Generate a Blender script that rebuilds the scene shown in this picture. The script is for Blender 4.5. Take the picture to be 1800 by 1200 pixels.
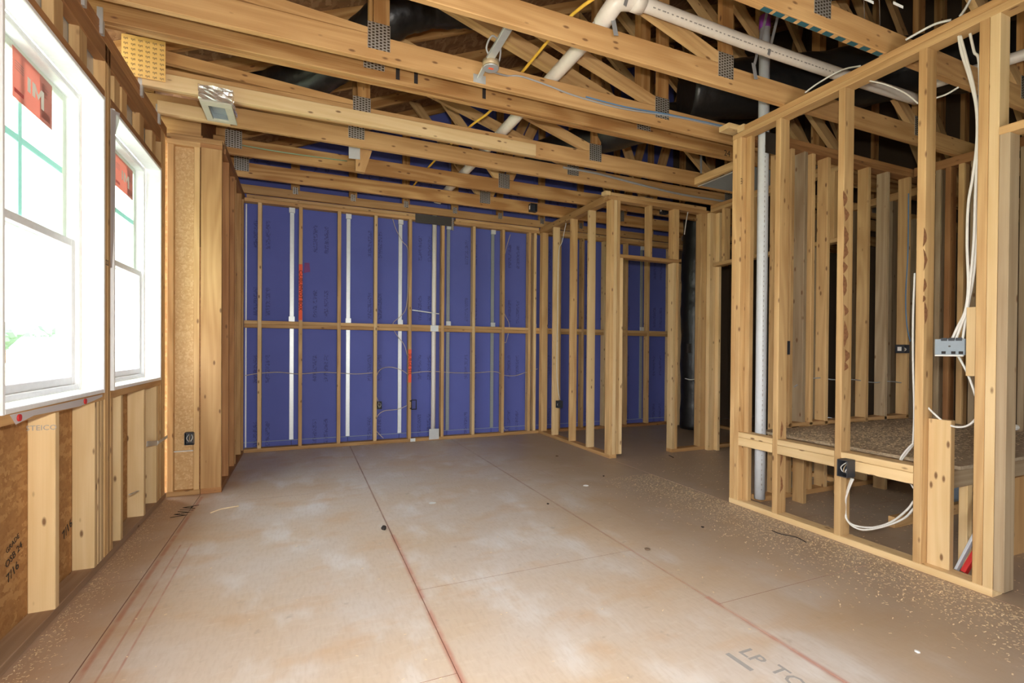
import bpy, bmesh, math, random
from mathutils import Vector, Matrix
random.seed(7)
D = bpy.data
for o in list(D.objects): D.objects.remove(o, do_unlink=True)
S = bpy.context.scene
COL = S.collection

# ------------------------------------------------------------------ camera
H = 1.1326
YAW, PITCH, ROLL, FPX, CY = math.radians(23.184), math.radians(-0.417), math.radians(0.416), 856.9, 619.8
fw = Vector((math.sin(YAW)*math.cos(PITCH), math.cos(YAW)*math.cos(PITCH), math.sin(PITCH)))
r0 = Vector((math.cos(YAW), -math.sin(YAW), 0)); u0 = r0.cross(fw)
rt = r0*math.cos(ROLL) + u0*math.sin(ROLL); up = u0*math.cos(ROLL) - r0*math.sin(ROLL)
cd = D.cameras.new('camera'); cam = D.objects.new('camera', cd); COL.objects.link(cam)
m = Matrix((rt, up, -fw)).transposed().to_4x4(); m.translation = (0, 0, H); cam.matrix_world = m
cd.sensor_width = 36; cd.lens = FPX/1800*36; cd.shift_y = (CY-600)/1800; cd.clip_start = .02; cd.clip_end = 600
S.camera = cam
C0 = Vector((0, 0, H))
def ray(x, y): return rt*(x-900) + up*(CY-y) + fw*FPX
def onX(x, y, X): r = ray(x, y); return C0 + r*(X/r.x)
def onY(x, y, Y): r = ray(x, y); return C0 + r*(Y/r.y)
def onZ(x, y, Z): r = ray(x, y); return C0 + r*((Z-H)/r.z)

# ------------------------------------------------------------------ world, sun, flash, exposure
S.view_settings.view_transform = 'Standard'; S.view_settings.look = 'None'
S.view_settings.gamma = 1; S.view_settings.use_curve_mapping = False
S.view_settings.exposure = 0.0
W = D.worlds.new('sky'); S.world = W; W.use_nodes = True
bg = W.node_tree.nodes['Background']; bg.inputs[0].default_value = (.90, .96, 1, 1); bg.inputs[1].default_value = 8.5
sl = D.lights.new('sun', 'SUN'); sl.energy = 9; sl.angle = .01; sl.color = (1, .95, .86)
so = D.objects.new('sun', sl); COL.objects.link(so); so.rotation_euler = (math.radians(20), math.radians(33), 0)
fl = D.lights.new('camera_flash', 'AREA'); fl.shape = 'RECTANGLE'; fl.size = .09; fl.size_y = .06; fl.energy = 74; fl.color = (1, .93, .82)
fo = D.objects.new('camera_flash', fl); COL.objects.link(fo)
fm = m.copy(); fm.translation = C0 + up*.17 + rt*.03 + fw*.02; fo.matrix_world = fm

# ------------------------------------------------------------------ node helpers and materials
def newmat(name, rough=.7, metal=0.0):
    mt = D.materials.new(name); mt.use_nodes = True; nt = mt.node_tree
    b = nt.nodes['Principled BSDF']; b.inputs['Roughness'].default_value = rough; b.inputs['Metallic'].default_value = metal
    return mt, nt, b
def N(nt, t, **k):
    n = nt.nodes.new(t)
    for a, v in k.items(): setattr(n, a, v)
    return n
def plain(name, col, rough=.6, metal=0.0, bump=0, bscale=40, var=.03):
    mt, nt, b = newmat(name, rough, metal)
    tc = N(nt, 'ShaderNodeTexCoord'); nz = N(nt, 'ShaderNodeTexNoise'); nz.inputs['Scale'].default_value = bscale
    nt.links.new(tc.outputs['Object'], nz.inputs['Vector'])
    cr = N(nt, 'ShaderNodeValToRGB')
    cr.color_ramp.elements[0].color = (*[c*(1-var) for c in col], 1); cr.color_ramp.elements[1].color = (*[min(1, c*(1+var)) for c in col], 1)
    cr.color_ramp.elements[0].position = .3; cr.color_ramp.elements[1].position = .7
    nt.links.new(nz.outputs['Fac'], cr.inputs['Fac']); nt.links.new(cr.outputs['Color'], b.inputs['Base Color'])
    if bump:
        bp = N(nt, 'ShaderNodeBump'); bp.inputs['Strength'].default_value = bump; bp.inputs['Distance'].default_value = .01
        nt.links.new(nz.outputs['Fac'], bp.inputs['Height']); nt.links.new(bp.outputs['Normal'], b.inputs['Normal'])
    return mt
def wood(name, light, dark, knot=(.16, .07, .025), contrast=1.0, knots=True, band=7.0):
    mt, nt, b = newmat(name, .72); L = nt.links.new
    tc = N(nt, 'ShaderNodeTexCoord'); oi = N(nt, 'ShaderNodeObjectInfo')
    ml = N(nt, 'ShaderNodeMath', operation='MULTIPLY'); ml.inputs[1].default_value = 37.0; L(oi.outputs['Random'], ml.inputs[0])
    cb = N(nt, 'ShaderNodeCombineXYZ'); L(ml.outputs[0], cb.inputs[0]); L(ml.outputs[0], cb.inputs[2])
    ad = N(nt, 'ShaderNodeVectorMath', operation='ADD'); L(tc.outputs['Object'], ad.inputs[0]); L(cb.outputs[0], ad.inputs[1])
    def mapn(sx, sy, sz):
        mp = N(nt, 'ShaderNodeMapping'); mp.inputs['Scale'].default_value = (sx, sy, sz); L(ad.outputs[0], mp.inputs['Vector']); return mp
    m1 = mapn(band, band, .55); n1 = N(nt, 'ShaderNodeTexNoise'); n1.inputs['Scale'].default_value = 1; n1.inputs['Detail'].default_value = 1.5; L(m1.outputs[0], n1.inputs['Vector'])
    sn = N(nt, 'ShaderNodeMath', operation='MULTIPLY'); sn.inputs[1].default_value = 46; L(n1.outputs['Fac'], sn.inputs[0])
    s2 = N(nt, 'ShaderNodeMath', operation='SINE'); L(sn.outputs[0], s2.inputs[0])
    m2 = mapn(160, 160, 3); n2 = N(nt, 'ShaderNodeTexNoise'); n2.inputs['Scale'].default_value = 1; n2.inputs['Detail'].default_value = 2; L(m2.outputs[0], n2.inputs['Vector'])
    m3 = mapn(5, 5, 1.6); n3 = N(nt, 'ShaderNodeTexNoise'); n3.inputs['Scale'].default_value = 1; n3.inputs['Detail'].default_value = 3; L(m3.outputs[0], n3.inputs['Vector'])
    a1 = N(nt, 'ShaderNodeMath', operation='MULTIPLY_ADD'); a1.inputs[1].default_value = .14*contrast; a1.inputs[2].default_value = .0; L(s2.outputs[0], a1.inputs[0])
    a2 = N(nt, 'ShaderNodeMath', operation='MULTIPLY_ADD'); a2.inputs[1].default_value = .45*contrast; L(n2.outputs['Fac'], a2.inputs[0]); L(a1.outputs[0], a2.inputs[2])
    a3 = N(nt, 'ShaderNodeMath', operation='MULTIPLY_ADD'); a3.inputs[1].default_value = 1.0; L(n3.outputs['Fac'], a3.inputs[0]); L(a2.outputs[0], a3.inputs[2])
    mr = N(nt, 'ShaderNodeMapRange'); mr.inputs[1].default_value = .35; mr.inputs[2].default_value = 1.1; L(a3.outputs[0], mr.inputs[0])
    mx = N(nt, 'ShaderNodeMix', data_type='RGBA'); mx.inputs[6].default_value = (*light, 1); mx.inputs[7].default_value = (*dark, 1); L(mr.outputs[0], mx.inputs[0])
    out = mx.outputs[2]
    if knots:
        m4 = mapn(22, 22, 8.5); vo = N(nt, 'ShaderNodeTexVoronoi'); vo.inputs['Scale'].default_value = 1; L(m4.outputs[0], vo.inputs['Vector'])
        kr = N(nt, 'ShaderNodeMapRange'); kr.inputs[1].default_value = .10; kr.inputs[2].default_value = .20; kr.inputs[3].default_value = .9; kr.inputs[4].default_value = 0; L(vo.outputs['Distance'], kr.inputs[0]); sk = N(nt, 'ShaderNodeSeparateColor'); L(vo.outputs['Color'], sk.inputs[0]); gk = N(nt, 'ShaderNodeMath', operation='GREATER_THAN'); gk.inputs[1].default_value = .62; L(sk.outputs[0], gk.inputs[0]); pk = N(nt, 'ShaderNodeMath', operation='MULTIPLY'); L(kr.outputs[0], pk.inputs[0]); L(gk.outputs[0], pk.inputs[1])
        mk = N(nt, 'ShaderNodeMix', data_type='RGBA'); mk.inputs[7].default_value = (*knot, 1); L(out, mk.inputs[6]); L(pk.outputs[0], mk.inputs[0]); out = mk.outputs[2]
    hs = N(nt, 'ShaderNodeHueSaturation'); vr = N(nt, 'ShaderNodeMapRange'); vr.inputs[3].default_value = .84; vr.inputs[4].default_value = 1.12; L(oi.outputs['Random'], vr.inputs[0]); L(vr.outputs[0], hs.inputs['Value'])
    L(out, hs.inputs['Color']); L(hs.outputs[0], b.inputs['Base Color'])
    bp = N(nt, 'ShaderNodeBump'); bp.inputs['Strength'].default_value = .12; bp.inputs['Distance'].default_value = .004; L(n2.outputs['Fac'], bp.inputs['Height']); L(bp.outputs[0], b.inputs['Normal'])
    return mt
def osb(name, c1, c2, c3, scale=1.0):
    mt, nt, b = newmat(name, .8); L = nt.links.new
    ge = N(nt, 'ShaderNodeNewGeometry')
    def flakes(rot, sc):
        nd = N(nt, 'ShaderNodeTexNoise'); nd.inputs['Scale'].default_value = 55; nd.inputs['Detail'].default_value = 3; L(ge.outputs['Position'], nd.inputs['Vector'])
        sc_ = N(nt, 'ShaderNodeVectorMath', operation='SCALE'); sc_.inputs['Scale'].default_value = .035; L(nd.outputs['Color'], sc_.inputs[0]); av = N(nt, 'ShaderNodeVectorMath', operation='ADD'); L(ge.outputs['Position'], av.inputs[0]); L(sc_.outputs[0], av.inputs[1])
        mp = N(nt, 'ShaderNodeMapping'); mp.inputs['Rotation'].default_value = rot; mp.inputs['Scale'].default_value = sc; L(av.outputs[0], mp.inputs[0])
        v = N(nt, 'ShaderNodeTexVoronoi'); v.inputs['Scale'].default_value = scale; L(mp.outputs[0], v.inputs['Vector']); return v
    v1 = flakes((.4, .5, .6), (14, 40, 50)); v2 = flakes((1.1, -.4, -.7), (46, 15, 38))
    sp = N(nt, 'ShaderNodeSeparateColor'); L(v1.outputs['Color'], sp.inputs[0]); sp2 = N(nt, 'ShaderNodeSeparateColor'); L(v2.outputs['Color'], sp2.inputs[0])
    mx = N(nt, 'ShaderNodeMix', data_type='RGBA'); mx.inputs[6].default_value = (*c1, 1); mx.inputs[7].default_value = (*c2, 1); L(sp.outputs[0], mx.inputs[0])
    gt = N(nt, 'ShaderNodeMapRange'); gt.inputs[1].default_value = .62; gt.inputs[2].default_value = .9; L(sp2.outputs[1], gt.inputs[0])
    m2 = N(nt, 'ShaderNodeMix', data_type='RGBA'); m2.inputs[7].default_value = (*c3, 1); L(mx.outputs[2], m2.inputs[6]); L(gt.outputs[0], m2.inputs[0])
    L(m2.outputs[2], b.inputs['Base Color'])
    bp = N(nt, 'ShaderNodeBump'); bp.inputs['Strength'].default_value = .3; bp.inputs['Distance'].default_value = .003; L(sp.outputs[0], bp.inputs['Height']); L(bp.outputs[0], b.inputs['Normal'])
    return mt
def floor_mat():
    mt, nt, b = newmat('subfloor_board', .62); L = nt.links.new
    ge = N(nt, 'ShaderNodeNewGeometry'); sx = N(nt, 'ShaderNodeSeparateXYZ'); L(ge.outputs['Position'], sx.inputs[0])
    def noise(sc, det=3, st=(1, 1, 1)):
        mp = N(nt, 'ShaderNodeMapping'); mp.inputs['Scale'].default_value = st; L(ge.outputs['Position'], mp.inputs[0])
        n = N(nt, 'ShaderNodeTexNoise'); n.inputs['Scale'].default_value = sc; n.inputs['Detail'].default_value = det; L(mp.outputs[0], n.inputs['Vector']); return n
    def ramp(src, lo, hi, a=0.0, bb=1.0):
        r = N(nt, 'ShaderNodeMapRange'); r.inputs[1].default_value = lo; r.inputs[2].default_value = hi; r.inputs[3].default_value = a; r.inputs[4].default_value = bb; L(src, r.inputs[0]); return r.outputs[0]
    def mix(fac, a, bcol):
        x = N(nt, 'ShaderNodeMix', data_type='RGBA'); L(fac, x.inputs[0])
        if isinstance(a, tuple): x.inputs[6].default_value = (*a, 1)
        else: L(a, x.inputs[6])
        x.inputs[7].default_value = (*bcol, 1); return x.outputs[2]
    c = mix(ramp(noise(1.3, 5).outputs['Fac'], .38, .62), (.61, .48, .36), (.63, .555, .50))
    c = mix(ramp(noise(2.6, 6, (1.5, .8, 1)).outputs['Fac'], .52, .68, 0, .75), c, (.73, .70, .69))
    c = mix(ramp(noise(3.1, 6, (.8, 1.3, 1)).outputs['Fac'], .54, .72, 0, .6), c, (.58, .37, .19))
    c = mix(ramp(noise(70, 4, (1, .25, 1)).outputs['Fac'], .45, .75, 0, .22), c, (.38, .27, .18)); c = mix(ramp(noise(45, 4, (.3, 1, 1)).outputs['Fac'], .55, .75, 0, .2), c, (.78, .72, .66))
    c = mix(ramp(noise(14, 5).outputs['Fac'], .66, .74, 0, .35), c, (.30, .24, .19))
    def line(x0, w, lo, hi, amt, col=(.42, .10, .06)):
        nonlocal c
        d = N(nt, 'ShaderNodeMath', operation='SUBTRACT'); d.inputs[1].default_value = x0; L(sx.outputs[0], d.inputs[0])
        ab = N(nt, 'ShaderNodeMath', operation='ABSOLUTE'); L(d.outputs[0], ab.inputs[0])
        f = ramp(ab.outputs[0], w*.3, w, amt, 0)
        g1 = N(nt, 'ShaderNodeMath', operation='GREATER_THAN'); g1.inputs[1].default_value = lo; L(sx.outputs[1], g1.inputs[0])
        g2 = N(nt, 'ShaderNodeMath', operation='LESS_THAN'); g2.inputs[1].default_value = hi; L(sx.outputs[1], g2.inputs[0])
        p = N(nt, 'ShaderNodeMath', operation='MULTIPLY'); L(g1.outputs[0], p.inputs[0]); L(g2.outputs[0], p.inputs[1])
        q = N(nt, 'ShaderNodeMath', operation='MULTIPLY'); L(f, q.inputs[0]); L(p.outputs[0], q.inputs[1])
        nn = N(nt, 'ShaderNodeMath', operation='MULTIPLY'); L(q.outputs[0], nn.inputs[0]); L(ramp(noise(9, 2).outputs['Fac'], .3, .55, .25, 1), nn.inputs[1])
        c = mix(nn.outputs[0], c, col)
    line(-.70, .016, 1.0, 4.3, .7); line(-.64, .006, 1.0, 3.3, .6); line(-.587, .006, 1.0, 3.3, .55)
    line(.502, .02, 1.0, 3.0, .55); line(.50, .012, 3.0, 5.9, .45, (.35, .16, .10)); line(1.712, .02, .8, 1.7, .55); line(1.712, .014, 1.7, 4.9, .4, (.36, .18, .12)); line(2.05, .009, 2.7, 4.5, .25)
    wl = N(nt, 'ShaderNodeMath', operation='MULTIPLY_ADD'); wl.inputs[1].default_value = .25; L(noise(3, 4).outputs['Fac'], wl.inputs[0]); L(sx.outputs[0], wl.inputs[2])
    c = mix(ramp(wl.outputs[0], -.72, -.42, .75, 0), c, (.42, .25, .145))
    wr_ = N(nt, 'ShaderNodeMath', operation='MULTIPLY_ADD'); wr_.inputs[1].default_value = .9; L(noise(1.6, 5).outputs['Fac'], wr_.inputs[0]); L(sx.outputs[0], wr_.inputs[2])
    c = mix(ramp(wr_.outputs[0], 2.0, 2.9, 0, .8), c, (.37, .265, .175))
    nrm = N(nt, 'ShaderNodeSeparateXYZ'); L(ge.outputs['Normal'], nrm.inputs[0]); c = mix(ramp(nrm.outputs[2], .5, .95, 1, 0), c, (.30, .13, .085))
    L(c, b.inputs['Base Color'])
    bp = N(nt, 'ShaderNodeBump'); bp.inputs['Strength'].default_value = .08; bp.inputs['Distance'].default_value = .004; L(noise(60, 4).outputs['Fac'], bp.inputs['Height']); L(bp.outputs[0], b.inputs['Normal'])
    b.inputs['Roughness'].default_value = .45
    return mt
def blue_mat():
    mt, nt, b = newmat('blue_gypsum', .75); L = nt.links.new
    ge = N(nt, 'ShaderNodeNewGeometry')
    n = N(nt, 'ShaderNodeTexNoise'); n.inputs['Scale'].default_value = 3; n.inputs['Detail'].default_value = 5; L(ge.outputs['Position'], n.inputs['Vector'])
    mx = N(nt, 'ShaderNodeMix', data_type='RGBA'); mx.inputs[6].default_value = (.085, .107, .375, 1); mx.inputs[7].default_value = (.113, .136, .455, 1); L(n.outputs['Fac'], mx.inputs[0])
    # printed stamp columns, two to a board
    s = N(nt, 'ShaderNodeSeparateXYZ'); L(ge.outputs['Position'], s.inputs[0])
    md = N(nt, 'ShaderNodeMath', operation='PINGPONG'); md.inputs[1].default_value = .3025; ad = N(nt, 'ShaderNodeMath', operation='ADD'); ad.inputs[1].default_value = 5.445+.12+.3025; L(s.outputs[0], ad.inputs[0]); L(ad.outputs[0], md.inputs[0])
    r1 = N(nt, 'ShaderNodeMath', operation='COMPARE'); r1.inputs[1].default_value = .06; r1.inputs[2].default_value = .022; L(md.outputs[0], r1.inputs[0])
    zz = N(nt, 'ShaderNodeMath', operation='FRACT'); zm = N(nt, 'ShaderNodeMath', operation='MULTIPLY'); zm.inputs[1].default_value = 1.35; L(s.outputs[2], zm.inputs[0]); L(zm.outputs[0], zz.inputs[0])
    r2 = N(nt, 'ShaderNodeMath', operation='LESS_THAN'); r2.inputs[1].default_value = .42; L(zz.outputs[0], r2.inputs[0])
    v = N(nt, 'ShaderNodeTexNoise'); v.inputs['Scale'].default_value = 75; v.inputs['Detail'].default_value = 1; L(ge.outputs['Position'], v.inputs['Vector'])
    g = N(nt, 'ShaderNodeMath', operation='GREATER_THAN'); g.inputs[1].default_value = .5; L(v.outputs['Fac'], g.inputs[0])
    p = N(nt, 'ShaderNodeMath', operation='MULTIPLY'); L(r1.outputs[0], p.inputs[0]); L(r2.outputs[0], p.inputs[1])
    q = N(nt, 'ShaderNodeMath', operation='MULTIPLY'); L(p.outputs[0], q.inputs[0]); L(g.outputs[0], q.inputs[1])
    h = N(nt, 'ShaderNodeMath', operation='MULTIPLY'); h.inputs[1].default_value = .5; L(q.outputs[0], h.inputs[0])
    m2 = N(nt, 'ShaderNodeMix', data_type='RGBA'); m2.inputs[7].default_value = (.03, .03, .10, 1); L(mx.outputs[2], m2.inputs[6]); L(h.outputs[0], m2.inputs[0])
    L(m2.outputs[2], b.inputs['Base Color'])
    return mt
def plate_mat():
    mt, nt, b = newmat('toothed_plate', .42, .75); L = nt.links.new
    tc = N(nt, 'ShaderNodeTexCoord'); sp = N(nt, 'ShaderNodeSeparateXYZ'); L(tc.outputs['Object'], sp.inputs[0]); mp = N(nt, 'ShaderNodeCombineXYZ'); L(sp.outputs[2], mp.inputs[0]); L(sp.outputs[0], mp.inputs[1])
    br = N(nt, 'ShaderNodeTexBrick'); br.inputs['Scale'].default_value = 1; br.inputs['Brick Width'].default_value = .017; br.inputs['Row Height'].default_value = .021; br.inputs['Mortar Size'].default_value = .0042
    br.inputs['Color1'].default_value = (.06, .04, .025, 1); br.inputs['Color2'].default_value = (.12, .085, .05, 1); br.inputs['Mortar'].default_value = (.62, .60, .56, 1)
    L(mp.outputs[0], br.inputs['Vector']); L(br.outputs['Color'], b.inputs['Base Color'])
    return mt
def glass_mat(name, tint):
    mt = D.materials.new(name); mt.use_nodes = True; nt = mt.node_tree; nt.nodes.clear()
    o = N(nt, 'ShaderNodeOutputMaterial'); t = N(nt, 'ShaderNodeBsdfTransparent'); t.inputs[0].default_value = (*tint, 1)
    g = N(nt, 'ShaderNodeBsdfGlossy'); g.inputs['Roughness'].default_value = .02; x = N(nt, 'ShaderNodeMixShader'); x.inputs[0].default_value = .05; nt.links.new(t.outputs[0], x.inputs[1]); nt.links.new(g.outputs[0], x.inputs[2]); nt.links.new(x.outputs[0], o.inputs[0])
    return mt
def translucent(name, col, amt=.5, col2=None):
    mt = D.materials.new(name); mt.use_nodes = True; nt = mt.node_tree; b = nt.nodes['Principled BSDF']; b.inputs['Base Color'].default_value = (*col, 1); b.inputs['Roughness'].default_value = .7
    t = N(nt, 'ShaderNodeBsdfTranslucent'); t.inputs[0].default_value = (*(col2 or col), 1); x = N(nt, 'ShaderNodeMixShader'); x.inputs[0].default_value = amt
    o = nt.nodes['Material Output']; nt.links.new(b.outputs[0], x.inputs[1]); nt.links.new(t.outputs[0], x.inputs[2]); nt.links.new(x.outputs[0], o.inputs[0])
    return mt
M = dict(
    stud=wood('spruce_stud', (.68, .45, .21), (.45, .255, .10)),
    stud_pale=wood('pale_spruce_stud', (.76, .56, .31), (.60, .39, .17), contrast=.7),
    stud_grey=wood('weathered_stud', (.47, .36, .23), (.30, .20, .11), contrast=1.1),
    pine=wood('yellow_pine', (.62, .375, .15), (.37, .175, .052), knot=(.12, .04, .015), contrast=1.7, band=5),
    pine_red=wood('reddish_pine', (.45, .225, .085), (.27, .11, .036), contrast=1.0),
    plate=wood('plate_pine', (.61, .37, .16), (.40, .205, .07)),
    barkstain=plain('brown_bark', (.25, .11, .045), .9, 0, .5, 60, .3),
    dusty=wood('dusty_plate', (.46, .31, .20), (.30, .17, .09), contrast=.8),
    osb=osb('osb_sheathing', (.42, .215, .075), (.33, .155, .05), (.50, .28, .11), 1.3),
    osb_pale=osb('pale_osb', (.60, .385, .18), (.53, .32, .135), (.66, .45, .23), 2.2),
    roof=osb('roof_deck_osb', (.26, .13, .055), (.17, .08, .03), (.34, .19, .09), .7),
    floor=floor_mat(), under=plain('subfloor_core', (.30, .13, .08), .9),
    blue=blue_mat(), galv=plain('galvanised_steel', (.62, .64, .64), .38, .55), galv_bright=plain('bright_galvanised_steel', (.70, .73, .74), .4, .3),
    galv_unlit=plain('unlit_galvanised_steel', (.30, .33, .34), .5, .3), steel=plain('dark_steel', (.10, .09, .08), .45, .7), tooth=plate_mat(), pvc=plain('white_pvc', (.78, .74, .69), .35), pvc_blue=plain('bluish_pvc', (.62, .66, .72), .4),
    vinyl=plain('white_vinyl', (.86, .87, .88), .4), backlit_teal=translucent('backlit_teal_grille', (.55, .80, .76), .35, (.50, .72, .70)), vinyl_greencast=plain('green_lit_vinyl', (.74, .84, .72), .4), glass=glass_mat('clear_glass', (1, 1, 1)), glass_t=glass_mat('coated_glass', (.93, 1, .95)),
    black=plain('black_film', (.008, .008, .009), .38, 0, .5, 14), box=plain('charcoal_plastic', (.035, .037, .045), .5), grey=plain('grey_plastic', (.27, .32, .37), .5),
    white=plain('white_paper', (.8, .8, .79), .7), cable=plain('white_cable_sheath', (.70, .69, .66), .5), cable_grey=plain('grey_cable_sheath', (.33, .33, .34), .5), cable_tan=plain('tan_cable_sheath', (.55, .46, .37), .55), cable_blue=plain('blue_cable_sheath', (.12, .24, .42), .5),
    yellow=plain('yellow_sheath', (.80, .50, .06), .5), redtape=plain('orange_red_paint', (.90, .13, .05), .7), ink=plain('black_ink', (.02, .015, .015), .8), inkgrey=plain('grey_print', (.36, .34, .33), .9), bluepaint=plain('blue_paint', (.02, .10, .13), .8), green=plain('green_paint', (.22, .65, .06), .7), purple=plain('purple_primer', (.20, .03, .28), .5),
    foil=plain('bright_foil', (.92, .90, .86), .25, .8, .6, 18), beige=plain('beige_enamel', (.50, .48, .38), .5), lens=plain('grey_reflector', (.30, .34, .35), .3, .5), bronze=plain('tan_can', (.42, .32, .20), .5, .3),
    sticker=translucent('red_sticker', (.80, .32, .27), .33, (.90, .50, .44)), sticker2=translucent('dull_red_sticker', (.62, .32, .27), .28, (.74, .48, .42)), letter=plain('pale_letter', (.95, .95, .86), .6), card=translucent('tan_cardboard', (.92, .62, .22), .25), wrap=translucent('white_house_wrap', (.75, .73, .76), .3),
    redplastic=plain('red_plastic', (.55, .02, .02), .4), dust=plain('wood_shavings', (.86, .70, .47), .8), dirt=plain('trodden_deck', (.40, .31, .21), .85, 0, .6, 60, .2), strap=plain('grey_strap', (.26, .26, .27), .6),
    grass=plain('dry_grass', (.42, .43, .28), .9), leaf=plain('leaf_green', (.12, .19, .13), .9), siding=plain('white_siding', (.85, .85, .84), .7), shingle=plain('blue_grey_shingle', (.28, .34, .42), .8), bark=plain('bark', (.18, .12, .08), .9),
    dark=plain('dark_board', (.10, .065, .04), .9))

# ------------------------------------------------------------------ object helpers
WM = {}
def link(name, data, mat, parent=None, mw=None):
    o = D.objects.new(name, data); COL.objects.link(o); mw = mw or Matrix.Identity(4)
    WM[o.name] = mw
    if parent is not None:
        o.parent = parent; o.matrix_parent_inverse = WM[parent.name].inverted()
    o.matrix_basis = mw
    if mat and data is not None:
        mm = M[mat] if isinstance(mat, str) else mat
        if not data.materials: data.materials.append(mm)
        elif data.materials[0] != mm:
            o.material_slots[0].link = 'OBJECT'; o.material_slots[0].material = mm
    return o
def tag(o, label=None, cat=None, group=None, kind=None):
    for k, v in (('label', label), ('category', cat), ('group', group), ('kind', kind)):
        if v: o[k] = v
    return o
def thing(name, label, cat, loc=(0, 0, 0), group=None, kind=None):
    o = link(name, None, None, None, Matrix.Translation(loc)); o.empty_display_size = .1
    return tag(o, label, cat, group, kind)
MC = {}
def board_mesh(L, a, b, ch):
    k = (round(L, 4), round(a, 4), round(b, 4), ch)
    if k in MC: return MC[k]
    c = min(ch, a*.2, b*.2); x, y = a/2, b/2
    sec = [(x-c, -y), (x, -y+c), (x, y-c), (x-c, y), (-x+c, y), (-x, y-c), (-x, -y+c), (-x+c, -y)]
    vs = [(p, q, -L/2) for p, q in sec] + [(p, q, L/2) for p, q in sec]
    fs = [(i, (i+1) % 8, 8+(i+1) % 8, 8+i) for i in range(8)] + [tuple(range(7, -1, -1)), tuple(range(8, 16))]
    me = D.meshes.new('board'); me.from_pydata(vs, [], fs); me.update(); MC[k] = me
    return me
RX = Matrix.Rotation(math.pi/2, 4, 'Y'); RY = Matrix.Rotation(-math.pi/2, 4, 'X')
def lum(name, x0, x1, y0, y1, z0, z1, mat='stud', parent=None, axis=None, ch=.003):
    """eased-edge board from its bounds, grain along its longest side; own mesh per material"""
    d = (x1-x0, y1-y0, z1-z0); axis = axis or 'xyz'[max(range(3), key=lambda i: d[i])]
    c = Matrix.Translation(((x0+x1)/2, (y0+y1)/2, (z0+z1)/2))
    if axis == 'z': me, mw = board_mesh(d[2], d[0], d[1], ch), c
    elif axis == 'x': me, mw = board_mesh(d[0], d[2], d[1], ch), c @ RX
    else: me, mw = board_mesh(d[1], d[0], d[2], ch), c @ RY
    return link(name, me, mat, parent, mw)
def bar(name, p, q, w, t, mat, parent=None, side=(0, 1, 0)):
    """straight bar p->q, thickness t along `side`, width w across"""
    p, q = Vector(p), Vector(q); z = (q-p).normalized(); y = Vector(side); y = (y - z*y.dot(z)).normalized(); x = y.cross(z)
    mw = Matrix((x, y, z)).transposed().to_4x4(); mw.translation = (p+q)/2
    return link(name, board_mesh((q-p).length, w, t, .002), mat, parent, mw)
def prism(name, poly, y0, y1, mat, parent=None, ang=None):
    """outline in the XZ plane, thick in Y; local z runs along the longest edge so grain follows it"""
    n = len(poly); e = max(range(n), key=lambda i: (poly[i][0]-poly[(i+1) % n][0])**2+(poly[i][1]-poly[(i+1) % n][1])**2)
    a, b = Vector((poly[e][0], 0, poly[e][1])), Vector((poly[(e+1) % n][0], 0, poly[(e+1) % n][1]))
    z = (b-a).normalized(); y = Vector((0, 1, 0)); x = y.cross(z); mw = Matrix((x, y, z)).transposed().to_4x4()
    cx = sum(p[0] for p in poly)/n; cz = sum(p[1] for p in poly)/n; mw.translation = (cx, (y0+y1)/2, cz); inv = mw.inverted()
    vs = [inv @ Vector((p[0], y0, p[1])) for p in poly] + [inv @ Vector((p[0], y1, p[1])) for p in poly]
    fs = [tuple(range(n)), tuple(range(2*n-1, n-1, -1))] + [(i, n+i, n+(i+1) % n, (i+1) % n) for i in range(n)]
    me = D.meshes.new(name); me.from_pydata(vs, [], fs); bm = bmesh.new(); bm.from_mesh(me); bmesh.ops.recalc_face_normals(bm, faces=bm.faces); bm.to_mesh(me); bm.free()
    return link(name, me, mat, parent, mw)
def smooth_path(pts, n=6):
    P = [Vector(p) for p in pts]; out = []
    for i in range(len(P)-1):
        a, b, c, d = P[max(i-1, 0)], P[i], P[i+1], P[min(i+2, len(P)-1)]
        for k in range(n):
            t = k/n; out.append(.5*((2*b)+(-a+c)*t+(2*a-5*b+4*c-d)*t*t+(-a+3*b-3*c+d)*t**3))
    return out+[P[-1]]
def tube_data(pts, r, seg=8, prof=None):
    vs, fs = [], []; n = len(pts); px = None
    for i, p in enumerate(pts):
        t = (pts[min(i+1, n-1)]-pts[max(i-1, 0)]).normalized()
        if px is None: px = t.orthogonal().normalized()
        px = (px-t*px.dot(t)).normalized(); py = t.cross(px); rr = r if prof is None else prof(i)
        for k in range(seg):
            a = 2*math.pi*k/seg; vs.append(p+px*(rr*math.cos(a))+py*(rr*math.sin(a)))
    for i in range(n-1):
        for k in range(seg): fs.append((i*seg+k, i*seg+(k+1) % seg, (i+1)*seg+(k+1) % seg, (i+1)*seg+k))
    fs += [tuple(range(seg-1, -1, -1)), tuple((n-1)*seg+k for k in range(seg))]
    return vs, fs
def tube(name, pts, r, mat, parent=None, seg=8, smooth=5, prof=None):
    pts = smooth_path(pts, smooth) if smooth else [Vector(p) for p in pts]
    c = sum(pts, Vector())/len(pts); vs, fs = tube_data([p-c for p in pts], r, seg, prof)
    me = D.meshes.new(name); me.from_pydata(vs, [], fs)
    for f in me.polygons: f.use_smooth = len(f.vertices) == 4
    return link(name, me, mat, parent, Matrix.Translation(c))
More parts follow.
